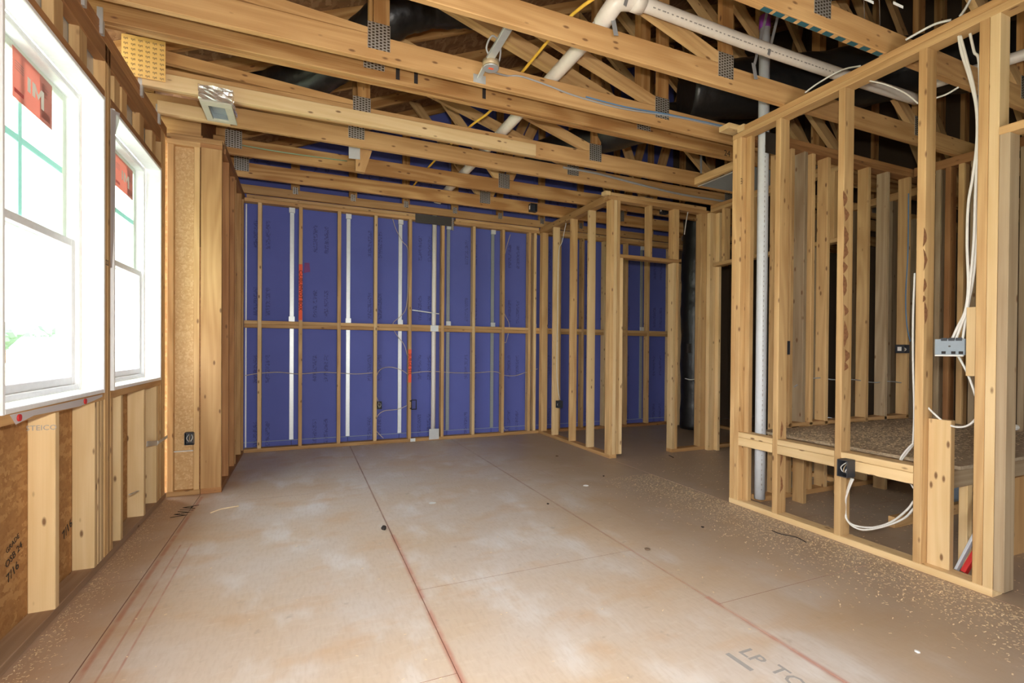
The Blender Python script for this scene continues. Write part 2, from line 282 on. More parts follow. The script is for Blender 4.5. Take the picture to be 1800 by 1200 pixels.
def text(name, body, size, mw, mat, parent, ext=.0004, bold=0):
    cu = D.curves.new(name, 'FONT'); cu.body = body; cu.size = size; cu.extrude = ext; cu.resolution_u = 2; cu.offset = bold*size; cu.align_x = 'CENTER'; cu.align_y = 'CENTER'
    tmp = D.objects.new('tmp', cu); COL.objects.link(tmp); dg = bpy.context.evaluated_depsgraph_get()
    me = D.meshes.new_from_object(tmp.evaluated_get(dg)); D.objects.remove(tmp, do_unlink=True); me.materials.clear()
    return link(name, me, mat, parent, mw)
def frame(x, y, z, loc):   # basis matrix
    q = Matrix((Vector(x).normalized(), Vector(y).normalized(), Vector(z).normalized())).transposed().to_4x4(); q.translation = loc; return q
def mesh(name, vs, fs, mat, parent=None, smooth=False):
    c = sum((Vector(v) for v in vs), Vector())/len(vs); me = D.meshes.new(name); me.from_pydata([Vector(v)-c for v in vs], [], fs); me.update()
    if smooth:
        for f in me.polygons: f.use_smooth = True
    return link(name, me, mat, parent, Matrix.Translation(c))
def structure(name, label, cat, loc=(0, 0, 0)): return thing(name, label, cat, loc, None, 'structure')

XL, XR, YB, ZT, TP = -.944, 2.935, 5.922, 2.695, 2.771
SW = .038
roofz = lambda x: 3.66+.43*(x-.4)
XE, YR = 8.3, -4.4      # far right and rear limits of the house

# ================================================================== FLOOR
fl_ = structure('floor', 'wooden subfloor of large beige boards with red chalk lines', 'floor')
xs = [-1.084, -.72, .50, 1.712, 2.932, 4.152, 5.372, 6.592, XE]
jo = [2.885, 1.63, 2.262, 1.63, 2.262, 1.63, 2.262, 1.63]
for i in range(len(xs)-1):
    ys = [YR] + [v for v in (jo[i]-2.44*2, jo[i]-2.44, jo[i], jo[i]+2.455, jo[i]+4.9) if YR+.2 < v < 5.95] + [6.02]
    for a, b in zip(ys, ys[1:]):
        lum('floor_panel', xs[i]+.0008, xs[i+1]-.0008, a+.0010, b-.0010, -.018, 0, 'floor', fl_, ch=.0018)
lum('subfloor_base', -1.084, XE, YR, 6.02, -.16, -.0185, 'under', fl_, ch=.001)
FR = lambda q: frame((0, -1, 0), (1, 0, 0), (0, 0, 1), (q.x, q.y, .0007))
text('printed_lettering', 'LP', .085, FR(onZ(1322, 1153, 0)), 'inkgrey', fl_, bold=.015); text('printed_lettering', 'TO', .085, FR(onZ(1385, 1190, 0)), 'inkgrey', fl_, bold=.015)
qa, qb = onZ(1278, 1148, .0006), onZ(1322, 1178, .0006); bar('printed_bar', qa, qb, .0006, .02, 'inkgrey', fl_, (1, 0, 0))
q = onZ(327, 898, 0)
text('printed_lettering', 'W/A', .13, frame((.15, 1, 0), (-1, .15, 0), (0, 0, 1), (q.x, q.y, .0006)), 'ink', fl_)

# ================================================================== LEFT WALL
wl = structure('wall_left', 'exterior stud wall with two white windows and orange sheathing between studs', 'wall', (XL, 2.8, 0))
XO = -1.033
lum('bottom_plate', XO, XL, 1.95, 4.38, 0, SW, 'dusty', wl); lum('bottom_plate', XO, XL, YR, 1.947, 0, SW, 'dusty', wl)
for y in (2.60, 3.016, 3.392, 3.826, 4.12): lum('stud', XO, XL, y, y+SW, SW, .855, 'stud_pale', wl)
for y in (3.058, 3.098, 3.232, 4.164): lum('jack_stud', XO, XL, y, y+SW, SW, .855, 'stud_pale' if y < 3.2 else 'stud', wl)
for y in (2.118, 2.158, 3.148, 3.190, 4.226, 4.266, 4.306): lum('king_stud', XO, XL, y, y+SW, SW, ZT, 'stud', wl)
for y in (-1.25, -.28, .82, 1.26, 1.67): lum('king_stud', XO, XL, y, y+SW, SW, ZT, 'stud', wl)
for a, b in ((2.2, 3.146), (3.232, 4.222)):
    lum('window_sill_plate', XO, XL, a, b, .855, .893, 'plate', wl)
    lum('head_plate', XO, XL, a, b, 2.412, 2.45, 'pine_red', wl)
    lum('steel_flitch', -1.0, -.992, a, b, 2.45, ZT, 'galv', wl); lum('header_beam', XO, -1.002, a, b, 2.45, ZT, 'pine_red', wl)
for y in (2.27, 2.60, 2.85, 3.30, 3.42, 3.75, 4.02): lum('cripple_stud', -.99, XL-.006, y, y+(.09 if y > 2.3 else .04), 2.45, 2.60, 'stud', wl)
lum('header_board', -.99, XL, 2.2, 4.22, 2.60, ZT, 'pine_red', wl)
lum('top_plate', XO, XL, 1.2, 4.38, ZT, ZT+SW, 'pine_red', wl); lum('top_plate', XO, XL, 2.0, 4.38, ZT+SW, TP, 'pine_red', wl)
lum('top_plate', XO, XL, YR, 1.197, ZT, ZT+SW, 'pine_red', wl); lum('top_plate', XO, XL, YR, 1.997, ZT+SW, TP, 'pine_red', wl)
def sheath(y0, y1, z0, z1): lum('sheathing_panel', -1.0465, -1.0335, y0, y1, z0, z1, 'osb', wl, ch=.001)
sheath(2.16, 3.0, 0, .88); sheath(3.002, 4.38, 0, .88); sheath(2.16, 4.38, 2.44, TP); sheath(3.14, 3.265, .882, 2.438); sheath(4.22, 4.38, .882, 2.438)
sheath(.86, 2.158, 0, TP); sheath(-1.24, .858, 0, .7); sheath(-1.24, .858, 2.35, TP); sheath(YR, -1.242, 0, TP); sheath(-.26, -.18, .702, 2.348)  # openings behind the view added to let extra daylight into the room
for y0, y1 in ((YR, 3.10), (3.72, 6.05)): lum('eave_block', -1.15, -1.13, y0, y1, TP, 3.02, 'dark', wl)  # added to shut daylight out along the eave, gap left at the cardboard
# flattened house wrap under window and red cap nails
mesh('house_wrap_flap', [onX(x, y, XL+.004) for x, y in ((17, 729), (30, 750), (28, 746), (50, 735), (60, 730), (100, 722), (140, 714), (165, 704), (180, 697), (180, 693), (100, 711), (50, 722))], [tuple(range(12))], 'wrap', wl)
for x, y in ((34, 734), (150, 705)):
    p = onX(x, y, XL+.006); tube('cap_nail', [p-Vector((.003, 0, 0)), p+Vector((.003, 0, 0))], .013, 'redplastic', wl, 12, 0)
def stamp(body, px, py, size, X=None, Y=None, rot=0, parent=wl, mat='ink', flip=False):
    if X is not None:
        p = onX(px, py, X); nx = (1, 0, 0) if X < 0 else (-1, 0, 0); ux = Vector((0, 1, 0)) if X < 0 else Vector((0, -1, 0))
    else:
        p = onY(px, py, Y); nx = (0, -1, 0); ux = Vector((1, 0, 0))
    uz = Vector((0, 0, 1)); c, s = math.cos(rot), math.sin(rot)
    p = p + Vector(nx)*.0012
    return text('stamp', body, size, frame(ux*c+uz*s, uz*c-ux*s, nx, p), mat, parent)
stamp('STEICO', 73, 752, .03, Y=2.5985, parent=wl, mat='inkgrey')
for b_, x, y, s in (('7/16', 22, 1005, .05), ('OSB 24', 24, 975, .04), ('GRADE', 22, 955, .03)): stamp(b_, x, y, s, X=-1.0325, rot=.35, parent=wl, mat='ink')
stamp('7/16', 118, 930, .06, X=-1.0325, rot=.4, mat='ink')
stamp('22', 188, 462, .04, X=XL, mat='ink')
# metal strap and bent bracket low on the wall
pa, pb, pc = onX(258, 780, XL+.002), onX(277, 778, XL+.002), onX(291, 767, XL+.002); bar('strap_plate', pa, pb, .034, .002, 'galv', wl, (1, 0, 0)); bar('strap_plate', pb+Vector((.002, 0, 0)), pc+Vector((.012, 0, 0)), .022, .002, 'galv', wl, (1, 0, 0))
bar('bent_bracket', onX(228, 869, XL+.004), onX(243, 862, XL+.014), .014, .003, 'galv', wl, (0, 0, 1))

# jog in the wall: short face and return wall to the back
wj = structure('wall_jog', 'short sheathed jog wall with wide pine board at its corner', 'wall', (-.76, 4.38, 0))
lum('bottom_plate', XL, -.727, 4.38, 4.52, 0, SW, 'plate', wj); lum('bottom_plate', -.723, -.583, 4.38, 4.47, 0, .042, 'pine_red', wj)
lum('stud', -.940, -.90, 4.38, 4.47, SW, 2.655, 'stud', wj); lum('sheathing_panel', -.90, -.772, 4.425, 4.437, SW, 2.655, 'osb_pale', wj, ch=.001)
lum('stud', -.772, -.733, 4.385, 4.47, SW, 2.655, 'stud', wj); lum('bark_edge', -.734, -.7265, 4.39, 4.41, SW, 1.9, 'barkstain', wj); lum('corner_board', -.725, -.585, 4.38, 4.418, .042, 2.66, 'plate', wj)
lum('head_plate', XL, -.73, 4.38, 4.47, 2.655, ZT, 'stud', wj); lum('head_plate', -.73, -.583, 4.38, 4.47, 2.662, ZT, 'pine_red', wj)
lum('top_plate', XL, -.583, 4.38, 4.47, ZT, ZT+SW, 'plate', wj); lum('top_plate', XL, -.583, 4.47, 4.56, ZT+SW, TP, 'plate', wj)
lum('return_bottom_plate', -.723, -.583, 4.475, 5.92, 0, SW, 'pine_red', wj); lum('return_top_plate', -.723, -.583, 4.56, 6.01, ZT, TP, 'pine_red', wj)
for y in (4.76, 5.13, 5.215, 5.66, 5.86): lum('return_stud', -.723, -.583, y, y+SW, SW, ZT, 'pine_red' if y < 5.2 else 'plate', wj)
lum('return_sheathing', -.737, -.7235, 4.44, 6.03, 0, TP, 'osb', wj, ch=.001); lum('jog_sheathing', -1.097, -.737, 4.53, 4.542, 0, TP, 'osb', wj, ch=.001)
lum('eave_block', -1.06, -.745, 4.50, 4.52, TP, 3.02, 'plate', wj); lum('eave_block', -.765, -.745, 4.52, 6.03, TP, 3.15, 'pine_red', wj)  # eave blocks added to stop outside light reaching the roof deck
lum('shim', -.90, -.775, 4.40, 4.42, .332, .339, 'white', wj, axis='x', ch=.001)

# ================================================================== WINDOWS
def window(n, y0, y1, label, st):
    w = structure('window_%d' % n, label, 'window', (-.99, (y0+y1)/2, .893))
    z0, z1, t = .894, 2.408, .02
    lum('jamb', -1.03, -.938, y0, y0+t, z0, z1, 'vinyl', w); lum('jamb', -1.03, -.938, y1-t, y1, z0, z1, 'vinyl', w)
    lum('head_jamb', -1.03, -.938, y0+t, y1-t, z1-t, z1, 'vinyl', w); lum('sill_board', -1.03, -.938, y0+t, y1-t, z0, z0+t, 'vinyl', w)
    a, b, c, d = y0+t, y1-t, z0+t, z1-t; f = .03
    lum('outer_frame', -1.12, -1.03, a, a+f, c, d, 'vinyl', w); lum('outer_frame', -1.12, -1.03, b-f, b, c, d, 'vinyl', w)
    lum('outer_frame', -1.12, -1.03, a+f, b-f, c, c+f, 'vinyl', w); lum('outer_frame', -1.12, -1.03, a+f, b-f, d-f, d, 'vinyl', w)
    a, b, c, d = a+f, b-f, c+f, d-f; zm = 1.635
    for nm, X0, X1, e0, e1 in (('upper_sash', -1.105, -1.078, zm-.02, d), ('lower_sash', -1.072, -1.045, c, zm+.022)):
        s = .038
        vm = 'vinyl_greencast' if nm == 'upper_sash' else 'vinyl'; sash = lum(nm, X0, X1, a, a+s, e0, e1, vm, w); lum('stile', X0, X1, b-s, b, e0, e1, vm, sash)  # white vinyl; green light reflected off the trees put into upper sash colour
        lum('rail', X0, X1, a+s, b-s, e0, e0+s, vm, sash); lum('rail', X0, X1, a+s, b-s, e1-s, e1, vm, sash)
        xm = (X0+X1)/2
        lum('pane', xm-.002, xm+.002, a+s, b-s, e0+s, e1-s, 'glass_t' if nm == 'upper_sash' else 'glass', sash, ch=.0001)
        if nm == 'upper_sash':
            ym, zc = (a+b)/2, (e0+e1)/2
            lum('muntin', xm+.003, xm+.010, ym-.015, ym+.015, e0+s, e1-s, 'backlit_teal', sash); lum('muntin', xm+.003, xm+.010, a+s, ym-.015, zc-.015, zc+.015, 'backlit_teal', sash); lum('muntin', xm+.003, xm+.010, ym+.015, b-s, zc-.015, zc+.015, 'backlit_teal', sash)  # white vinyl bars; backlit shade and glass tint put into the teal colour
            lum('sash_lock', X1, X1+.02, ym-.02, ym+.02, e0+.005, e0+.02, 'vinyl', sash)
    # paper label
    X = -1.074; P = [onX(x, y, X) for x, y in st]
    s = mesh('label_sticker', [P[0], P[1], P[2], P[3], P[0]-Vector((.0008, 0, 0)), P[1]-Vector((.0008, 0, 0)), P[2]-Vector((.0008, 0, 0)), P[3]-Vector((.0008, 0, 0))], [(0, 1, 2, 3), (7, 6, 5, 4), (0, 4, 5, 1), (1, 5, 6, 2), (2, 6, 7, 3), (3, 7, 4, 0)], 'sticker', w)
    e = P[1]-P[0]; dn = P[3]-P[0]
    def quad(nm, u0, u1, v0, v1, mat):
        c = [P[0]+e*u+dn*v+Vector((.0012, 0, 0)) for u, v in ((u0, v0), (u1, v0), (u1, v1), (u0, v1))]; mesh(nm, c, [(0, 1, 2, 3)], mat, s)
    quad('printed_column', .66, 1, 0, 1, 'sticker2'); quad('printed_block', .03, .25, .80, .88, 'redplastic')
    for k in range(9): quad('printed_line', .72, .72+.2*random.random()+.05, .15+.035*k, .165+.035*k, 'inkgrey')
    for k in range(5): quad('printed_line', .70, .94, .74+.035*k, .755+.035*k, 'inkgrey')
    for k in range(4): quad('printed_line', .05, .25, .25+.05*k, .262+.05*k, 'inkgrey')
    def glyph(uv): mesh('lettering', [P[0]+e*u+dn*v+Vector((.0024, 0, 0)) for u, v in uv], [tuple(range(len(uv)))], 'letter', s)
    glyph([(.33, .34), (.41, .34), (.41, .64), (.33, .64)])
    glyph([(.45, .34), (.53, .34), (.53, .64), (.45, .64)]); glyph([(.53, .34), (.605, .50), (.605, .62), (.53, .47)])
    glyph([(.605, .50), (.68, .34), (.68, .47), (.605, .62)]); glyph([(.68, .34), (.76, .34), (.76, .74), (.68, .74)])
    return w
window(1, 2.2, 3.136, 'nearer white sash window with large red manufacturer sticker in upper pane', [(22, 78), (91, 152), (91, 229), (22, 168)])
window(2, 3.262, 4.218, 'farther white sash window with red sticker next to the jog wall', [(202, 268), (233, 301), (233, 352), (202, 325)])
mesh('torn_wrap', [onX(x, y, -.936) for x, y in ((195, 190), (201, 194), (211, 199), (209, 215), (203, 235), (202, 300), (200, 420), (197, 470), (194, 470), (194, 300))], [tuple(range(10))], 'wrap', wl)

# ================================================================== BACK WALL
wb = structure('wall_back', 'party wall of blue boards behind bare wooden studs', 'wall', (1.2, YB, 0))
Y1 = YB+.089
SX = [-.436+.4064*k for k in range(8)] + [2.79]
PX = [3.25, 3.62, 3.99, 4.367, 4.76, 5.17, 5.57]
allx = SX + [2.87] + PX
for i, x in enumerate(allx):
    lum('stud', x-SW/2, x+SW/2, YB, Y1, SW, ZT, 'stud' if i % 3 else 'stud_pale', wb)
ed = [-.583-SW/2] + allx
for a, b in zip(ed, ed[1:]):
    if b-a > .12:
        for z in (1.345, 1.384): lum('blocking', a+SW/2+.0005, b-SW/2-.0005, YB+.002, YB+.089, z, z+SW, 'plate' if z < 1.36 else 'stud', wb)
lum('bottom_plate', -.583, 2.935, YB, Y1, 0, SW, 'plate', wb); lum('bottom_plate', 2.938, 5.6, YB, Y1, 0, SW, 'pine_red', wb)
for a, b in ((-.583, 1.70), (1.735, 2.93), (2.94, 5.6)):
    lum('top_plate', a, b, YB, Y1, ZT, ZT+SW, 'plate', wb); lum('top_plate', a+.02, b-.01, YB, Y1, ZT+SW+.001, TP, 'stud', wb)
bx = [-.72]+[-.12+.6025*k for k in range(0, 14)]+[8.3]
for a, b in zip(bx, bx[1:]):
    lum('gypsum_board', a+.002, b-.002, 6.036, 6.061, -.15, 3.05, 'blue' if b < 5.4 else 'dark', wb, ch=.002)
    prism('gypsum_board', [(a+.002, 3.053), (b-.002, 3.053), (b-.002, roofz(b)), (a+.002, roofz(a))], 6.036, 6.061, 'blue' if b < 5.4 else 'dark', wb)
prism('light_leak_backing', [(-.74, -.15), (8.3, -.15), (8.3, roofz(8.3)), (-.74, roofz(-.74))], 6.0625, 6.08, 'dark', wb)  # unseen sheet added behind the board seams to stop light leaking in
lum('joint_strip', -.73, 5.6, 6.030, 6.0355, .088, .094, 'grey', wb)
for k, x in enumerate([-.12+.6025*k for k in range(0, 9)]):
    s = lum('metal_stud', x-.022, x+.022, 6.013, 6.030, .10, 2.66, 'galv_bright' if k < 3 else 'galv_unlit', wb, ch=.002)  # one steel; flash glare on the first studs painted as a lighter colour
    for z in (1.425, 2.64): lum('clip', x-.03, x+.03, 5.985, 6.012, z, z+.055, 'galv_bright', s, ch=.001)
lum('corner_angle', -.581, -.568, 6.02, 6.034, .04, 2.69, 'vinyl', wb, ch=.001)
lum('nail_plate', 1.245, 1.695, 5.914, 5.9215, 2.662, 2.768, 'steel', wb, ch=.001); lum('strap_plate', 1.703, 1.732, 5.93, 5.94, 2.62, 2.85, 'tooth', wb, ch=.001)
lum('nail_plate', 1.43, 1.555, 5.914, 5.9215, .012, .14, 'galv', wb, ch=.001); lum('nail_plate', 1.44, 1.54, 5.914, 5.9215, 1.345, 1.42, 'galv_bright', wb, ch=.001); lum('nail_plate', 1.20, 1.26, 5.914, 5.9215, .0, .04, 'galv_bright', wb, ch=.001)
def painted(x, z0, z1, body, sz):
    lum('paint_patch', x-.0185, x+.0185, YB-.0012, YB-.0004, z0, z1, 'redtape', wb, ch=.0001)
    text('handwriting', body, sz, frame((0, 0, -1), (1, 0, 0), (0, -1, 0), (x, YB-.0016, (z0+z1)/2+.02)), 'ink', wb)
painted(SX[1], 1.44, 2.06, 'C-UBUMVOT BOX', .055); painted(SX[4], .72, 1.12, 'SURGE STL', .055)
mesh('paint_mist', [(SX[1]+.03, 6.0355, 1.98), (SX[1]+.10, 6.0355, 2.0), (SX[1]+.09, 6.0355, 2.1), (SX[1]+.04, 6.0355, 2.1)], [(0, 1, 2, 3)], plain('red_overspray', (.22, .07, .22), .8), wb)
bar('hold_band', (1.215, 5.93, 1.60), (1.55, 5.93, 1.565), .012, .003, 'galv', wb)

# ================================================================== RIGHT WALL (near partition)
wr = structure('wall_right', 'open stud partition at right with wires and cross rail', 'wall', (2.98, 1.95, 0))
X0, X1 = XR, XR+.089
lum('bottom_plate', X0, X1, 1.188, 2.706, 0, SW, 'stud_pale', wr)
lum('top_plate', X0, X1, -.9, 2.706, ZT, ZT+SW, 'stud', wr); lum('top_plate', X0, X1, -.9, 2.60, ZT+SW+.001, TP, 'plate', wr)
lum('plate_block', X0-.005, X1, 2.602, 2.66, ZT+SW+.001, TP+.01, 'stud_pale', wr, axis='x'); lum('plate_block', X0-.085, X0+.05, 2.66, 2.755, TP-.01, TP+.028, 'stud_pale', wr)
for y, mt in ((2.668, 'stud'), (2.628, 'stud'), (2.308, 'stud'), (1.886, 'stud'), (1.474, 'stud'), (1.2268, 'stud'), (1.188, 'stud_pale')):
    lum('stud', X0, X1, y, y+SW, SW+.0005, ZT-.0005, mt, wr)
lum('stud', X1-.04, X1, 2.585, 2.626, SW, ZT, 'stud', wr)
gaps = [(1.5125, 1.8855), (1.9245, 2.3075), (2.3465, 2.6275)]
for a, b in gaps:
    lum('rail', X0+.001, X1, a, b, .501, .538, 'stud_pale', wr); lum('rail', X0+.001, X1, a, b, .44, .4995, 'stud_pale', wr)
lum('short_block', 2.985, X1, 1.3765, 1.4735, SW+.0005, .79, 'stud_pale', wr)
lum('hanging_block', 2.945, 2.983, 1.265, 1.304, 1.02, 1.35, 'stud_pale', wr)
def bark(parent, Y, pts, mat='barkstain'):
    L_, R_ = [], []
    for x0, x1, y in pts:
        L_.append(onY(x0+random.uniform(-.3, .3), y, Y-.0012)); R_.append(onY(x1+random.uniform(-.4, .4), y, Y-.0012))
    n = len(L_); mesh('bark_edge', L_+R_, [(k, k+1, n+k+1, n+k) for k in range(n-1)], mat, parent)
def barks(Y, xa, w, ya, yb):
    y = ya
    while y < yb:
        n = random.randint(4, 9); ph_ = random.uniform(0, 6); x = xa+random.uniform(-1.5, 1.5); st = random.uniform(3.5, 6)
        bark(wr, Y, [(x+.8*math.sin(ph_+.5*k), x+.8*math.sin(ph_+.5*k)+w*math.sin(math.pi*(k+.15)/(n-.7))*random.uniform(.8, 1.1), y+st*k) for k in range(n)])
        y += n*st*random.uniform(.75, 1.25)
barks(1.886, 1484, 8, 335, 650); barks(1.474, 1624, 6, 400, 575); barks(2.308, 1373, 4, 740, 870)
lum('door_header', X0, X1, .30, 1.187, 2.132, 2.17, 'stud', wr); lum('stud', X0, X1, .26, .298, SW, ZT, 'stud', wr)
lum('cripple_stud', X0, X1, .70, .738, 2.171, ZT, 'stud', wr); lum('jack_stud', X0, X1, 1.149, 1.187, SW, 2.131, 'stud_grey', wr)
stamp('24', 1278, 270, .07, Y=3.078, parent=wr, mat='ink').name = 'handwriting'
stamp('S-P-F', 1304, 318, .022, X=XR, rot=math.pi/2, parent=wr, mat='ink')

# ================================================================== PANTRY
wp = structure('wall_pantry', 'stud partition with doorway framing in front of the blue wall', 'wall', (2.98, 4.8, 0))
lum('bottom_plate', X0, X1, 4.262, 5.92, 0, SW, 'plate', wp); lum('top_plate', X0, X1, 4.35, 5.92, ZT, TP, 'plate', wp)
for y, mt in ((5.882, 'stud'), (5.842, 'stud'), (5.518, 'stud_pale'), (5.08, 'stud'), (4.684, 'stud_pale'), (4.42, 'stud')):
    if y != 4.42: lum('stud', X0, X1, y, y+SW, SW, ZT, mt, wp)
YP, YQ = 4.262, 4.351
lum('front_top_plate', 2.90, 4.40, YP, YQ-.002, ZT, ZT+SW, 'plate', wp); lum('front_top_plate', 2.93, 4.23, YP, YQ-.002, ZT+SW+.001, TP, 'stud', wp)
lum('plate_end', 2.87, 2.93, 4.27, 4.35, TP-.03, TP+.012, 'stud_pale', wp, axis='x')
for x, mt, zt in ((2.935, 'stud', ZT), (2.974, 'stud_pale', ZT), (3.014, 'stud', ZT), (3.054, 'stud_pale', 2.10), (3.80, 'stud', ZT), (3.76, 'stud_pale', 2.10)):
    lum('stud', x, x+SW, YP, YQ, SW, zt, mt, wp)
lum('door_header', 3.054, 3.83, YP-.004, YQ, 2.101, 2.139, 'plate', wp); lum('cripple_stud', 3.43, 3.468, YP, YQ, 2.14, ZT, 'stud', wp); lum('cripple_stud', 3.762, 3.799, YP, YQ, 2.14, ZT, 'stud', wp)
lum('front_bottom_plate', 3.76, 4.4, YP, YQ, 0, SW, 'plate', wp)
for x in (4.16, 4.24): lum('post_stud', x, x+.076, YP-.004, YQ, SW, ZT, 'stud', wp)
lum('post_stud', 4.232, 4.32, 4.205, 4.253, 0, ZT, 'stud_pale', wp); lum('post_stud', 4.324, 4.362, 4.16, 4.253, 0, ZT, 'stud_pale', wp)
lum('sill_plate', 4.37, 5.2, 4.27, 4.35, 0, SW, 'plate', wp)

# hall wall running from the pantry toward the bath
wh = structure('wall_hall', 'darker hallway stud wall seen beyond the right partition', 'wall', (4.27, 3.4, 0))
lum('top_plate', 4.23, 4.319, 2.71, 4.20, ZT, ZT+SW, 'stud', wh); lum('top_plate', 4.23, 4.319, 2.71, 4.20, ZT+SW+.001, TP, 'plate', wh)
lum('door_header', 4.23, 4.319, 2.71, 4.16, 2.08, 2.118, 'stud', wh); lum('bottom_plate', 4.23, 4.319, 2.71, 3.3, 0, SW, 'plate', wh)
for y in (2.80, 3.20, 3.62, 4.0): lum('cripple_stud', 4.23, 4.319, y, y+SW, 2.1185, ZT, 'stud', wh)
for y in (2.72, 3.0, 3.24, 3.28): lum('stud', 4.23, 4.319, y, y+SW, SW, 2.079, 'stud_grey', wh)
# bath back wall along X
w2 = structure('wall_bath', 'stud wall behind the raised deck with dark utility space beyond', 'wall', (4, 2.66, 0))
lum('bottom_plate', X1+.14, 5.0, 2.617, 2.705, 0, SW, 'plate', w2); lum('deck_plate', 3.37, 5.0, 2.617, 2.705, .545, .575, 'plate', w2)
lum('top_plate', X1, 5.6, 2.617, 2.706, ZT, ZT+SW, 'pine_red', w2); lum('top_plate', X1+.09, 5.6, 2.617, 2.706, ZT+SW+.001, TP, 'pine_red', w2)
for x, mt in ((3.33, 'stud'), (3.452, 'stud'), (3.69, 'stud'), (3.871, 'stud'), (4.387, 'stud'), (4.648, 'stud_grey'), (4.962, 'stud')):
    lum('stud', x, x+SW, 2.617, 2.705, SW, ZT, mt, w2)
lum('stud', 3.60, 3.638, 2.617, 2.705, .576, ZT, 'stud_grey', w2)
# bath side wall
w3 = structure('wall_bath_side', 'row of dim studs at the far side of the raised deck', 'wall', (5.05, 1.6, 0))
lum('bottom_plate', 5.0, 5.089, .2, 2.6, 0, SW, 'plate', w3); lum('top_plate', 5.0, 5.089, .2, 2.6, ZT, TP, 'pine_red', w3)
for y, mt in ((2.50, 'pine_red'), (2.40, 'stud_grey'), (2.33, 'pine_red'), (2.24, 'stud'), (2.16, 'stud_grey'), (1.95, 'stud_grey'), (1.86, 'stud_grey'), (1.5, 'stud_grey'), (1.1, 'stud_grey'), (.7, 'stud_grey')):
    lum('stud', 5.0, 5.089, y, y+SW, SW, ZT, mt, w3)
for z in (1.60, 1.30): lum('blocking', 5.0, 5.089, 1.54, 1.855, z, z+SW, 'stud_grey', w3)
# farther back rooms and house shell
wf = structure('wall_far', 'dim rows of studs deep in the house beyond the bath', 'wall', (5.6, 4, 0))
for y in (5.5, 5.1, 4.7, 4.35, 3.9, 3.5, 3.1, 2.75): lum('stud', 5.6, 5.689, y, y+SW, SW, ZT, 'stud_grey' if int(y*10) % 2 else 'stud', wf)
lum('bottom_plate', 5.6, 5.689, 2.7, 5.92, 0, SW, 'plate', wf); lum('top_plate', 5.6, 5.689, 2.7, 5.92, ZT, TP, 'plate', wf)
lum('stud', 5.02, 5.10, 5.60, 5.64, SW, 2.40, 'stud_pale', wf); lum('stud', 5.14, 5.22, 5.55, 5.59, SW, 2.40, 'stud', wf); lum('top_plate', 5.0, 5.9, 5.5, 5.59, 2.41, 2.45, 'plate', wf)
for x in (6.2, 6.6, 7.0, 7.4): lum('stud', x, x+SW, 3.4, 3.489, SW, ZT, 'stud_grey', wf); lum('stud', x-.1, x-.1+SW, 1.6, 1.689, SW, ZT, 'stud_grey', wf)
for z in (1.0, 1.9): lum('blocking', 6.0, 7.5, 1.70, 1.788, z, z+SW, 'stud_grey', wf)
we = structure('wall_outer', 'outer sheathing of the house beyond the partitions', 'wall', (XE, 1, 0))
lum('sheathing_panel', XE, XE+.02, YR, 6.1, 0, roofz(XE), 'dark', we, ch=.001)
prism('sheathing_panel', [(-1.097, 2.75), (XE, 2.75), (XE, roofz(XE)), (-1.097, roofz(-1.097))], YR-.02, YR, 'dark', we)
for a, b, c, d in ((-1.097, -.3, 0, 2.75), (2.4, 4.2, 0, 2.75), (6.4, XE, 0, 2.75), (-.3, 2.4, 2.2, 2.75), (4.2, 6.4, 0, 2.75)): lum('sheathing_panel', a, b, YR-.02, YR, c, d, 'dark', we, ch=.001)  # unseen rear wall; the opening in it is added for ambient daylight

# ================================================================== ROOF DECK
cl = structure('ceiling', 'dark roof deck boards above the trusses', 'ceiling', (3, 1, 4))
yy = [YR-.1+1.22*k for k in range(9)]+[6.2]
for i, (a, b) in enumerate(zip(yy, yy[1:])):
    for xa, xb in ((-1.35, 1.05), (1.05, 3.45), (3.45, 5.9), (5.9, XE+.2)):
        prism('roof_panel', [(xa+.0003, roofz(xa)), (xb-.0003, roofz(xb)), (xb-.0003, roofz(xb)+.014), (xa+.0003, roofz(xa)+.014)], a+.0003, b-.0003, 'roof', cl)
lum('ridge_cap', XE, XE+.3, YR-.1, 6.2, roofz(XE)-.1, roofz(XE)+.02, 'roof', cl)

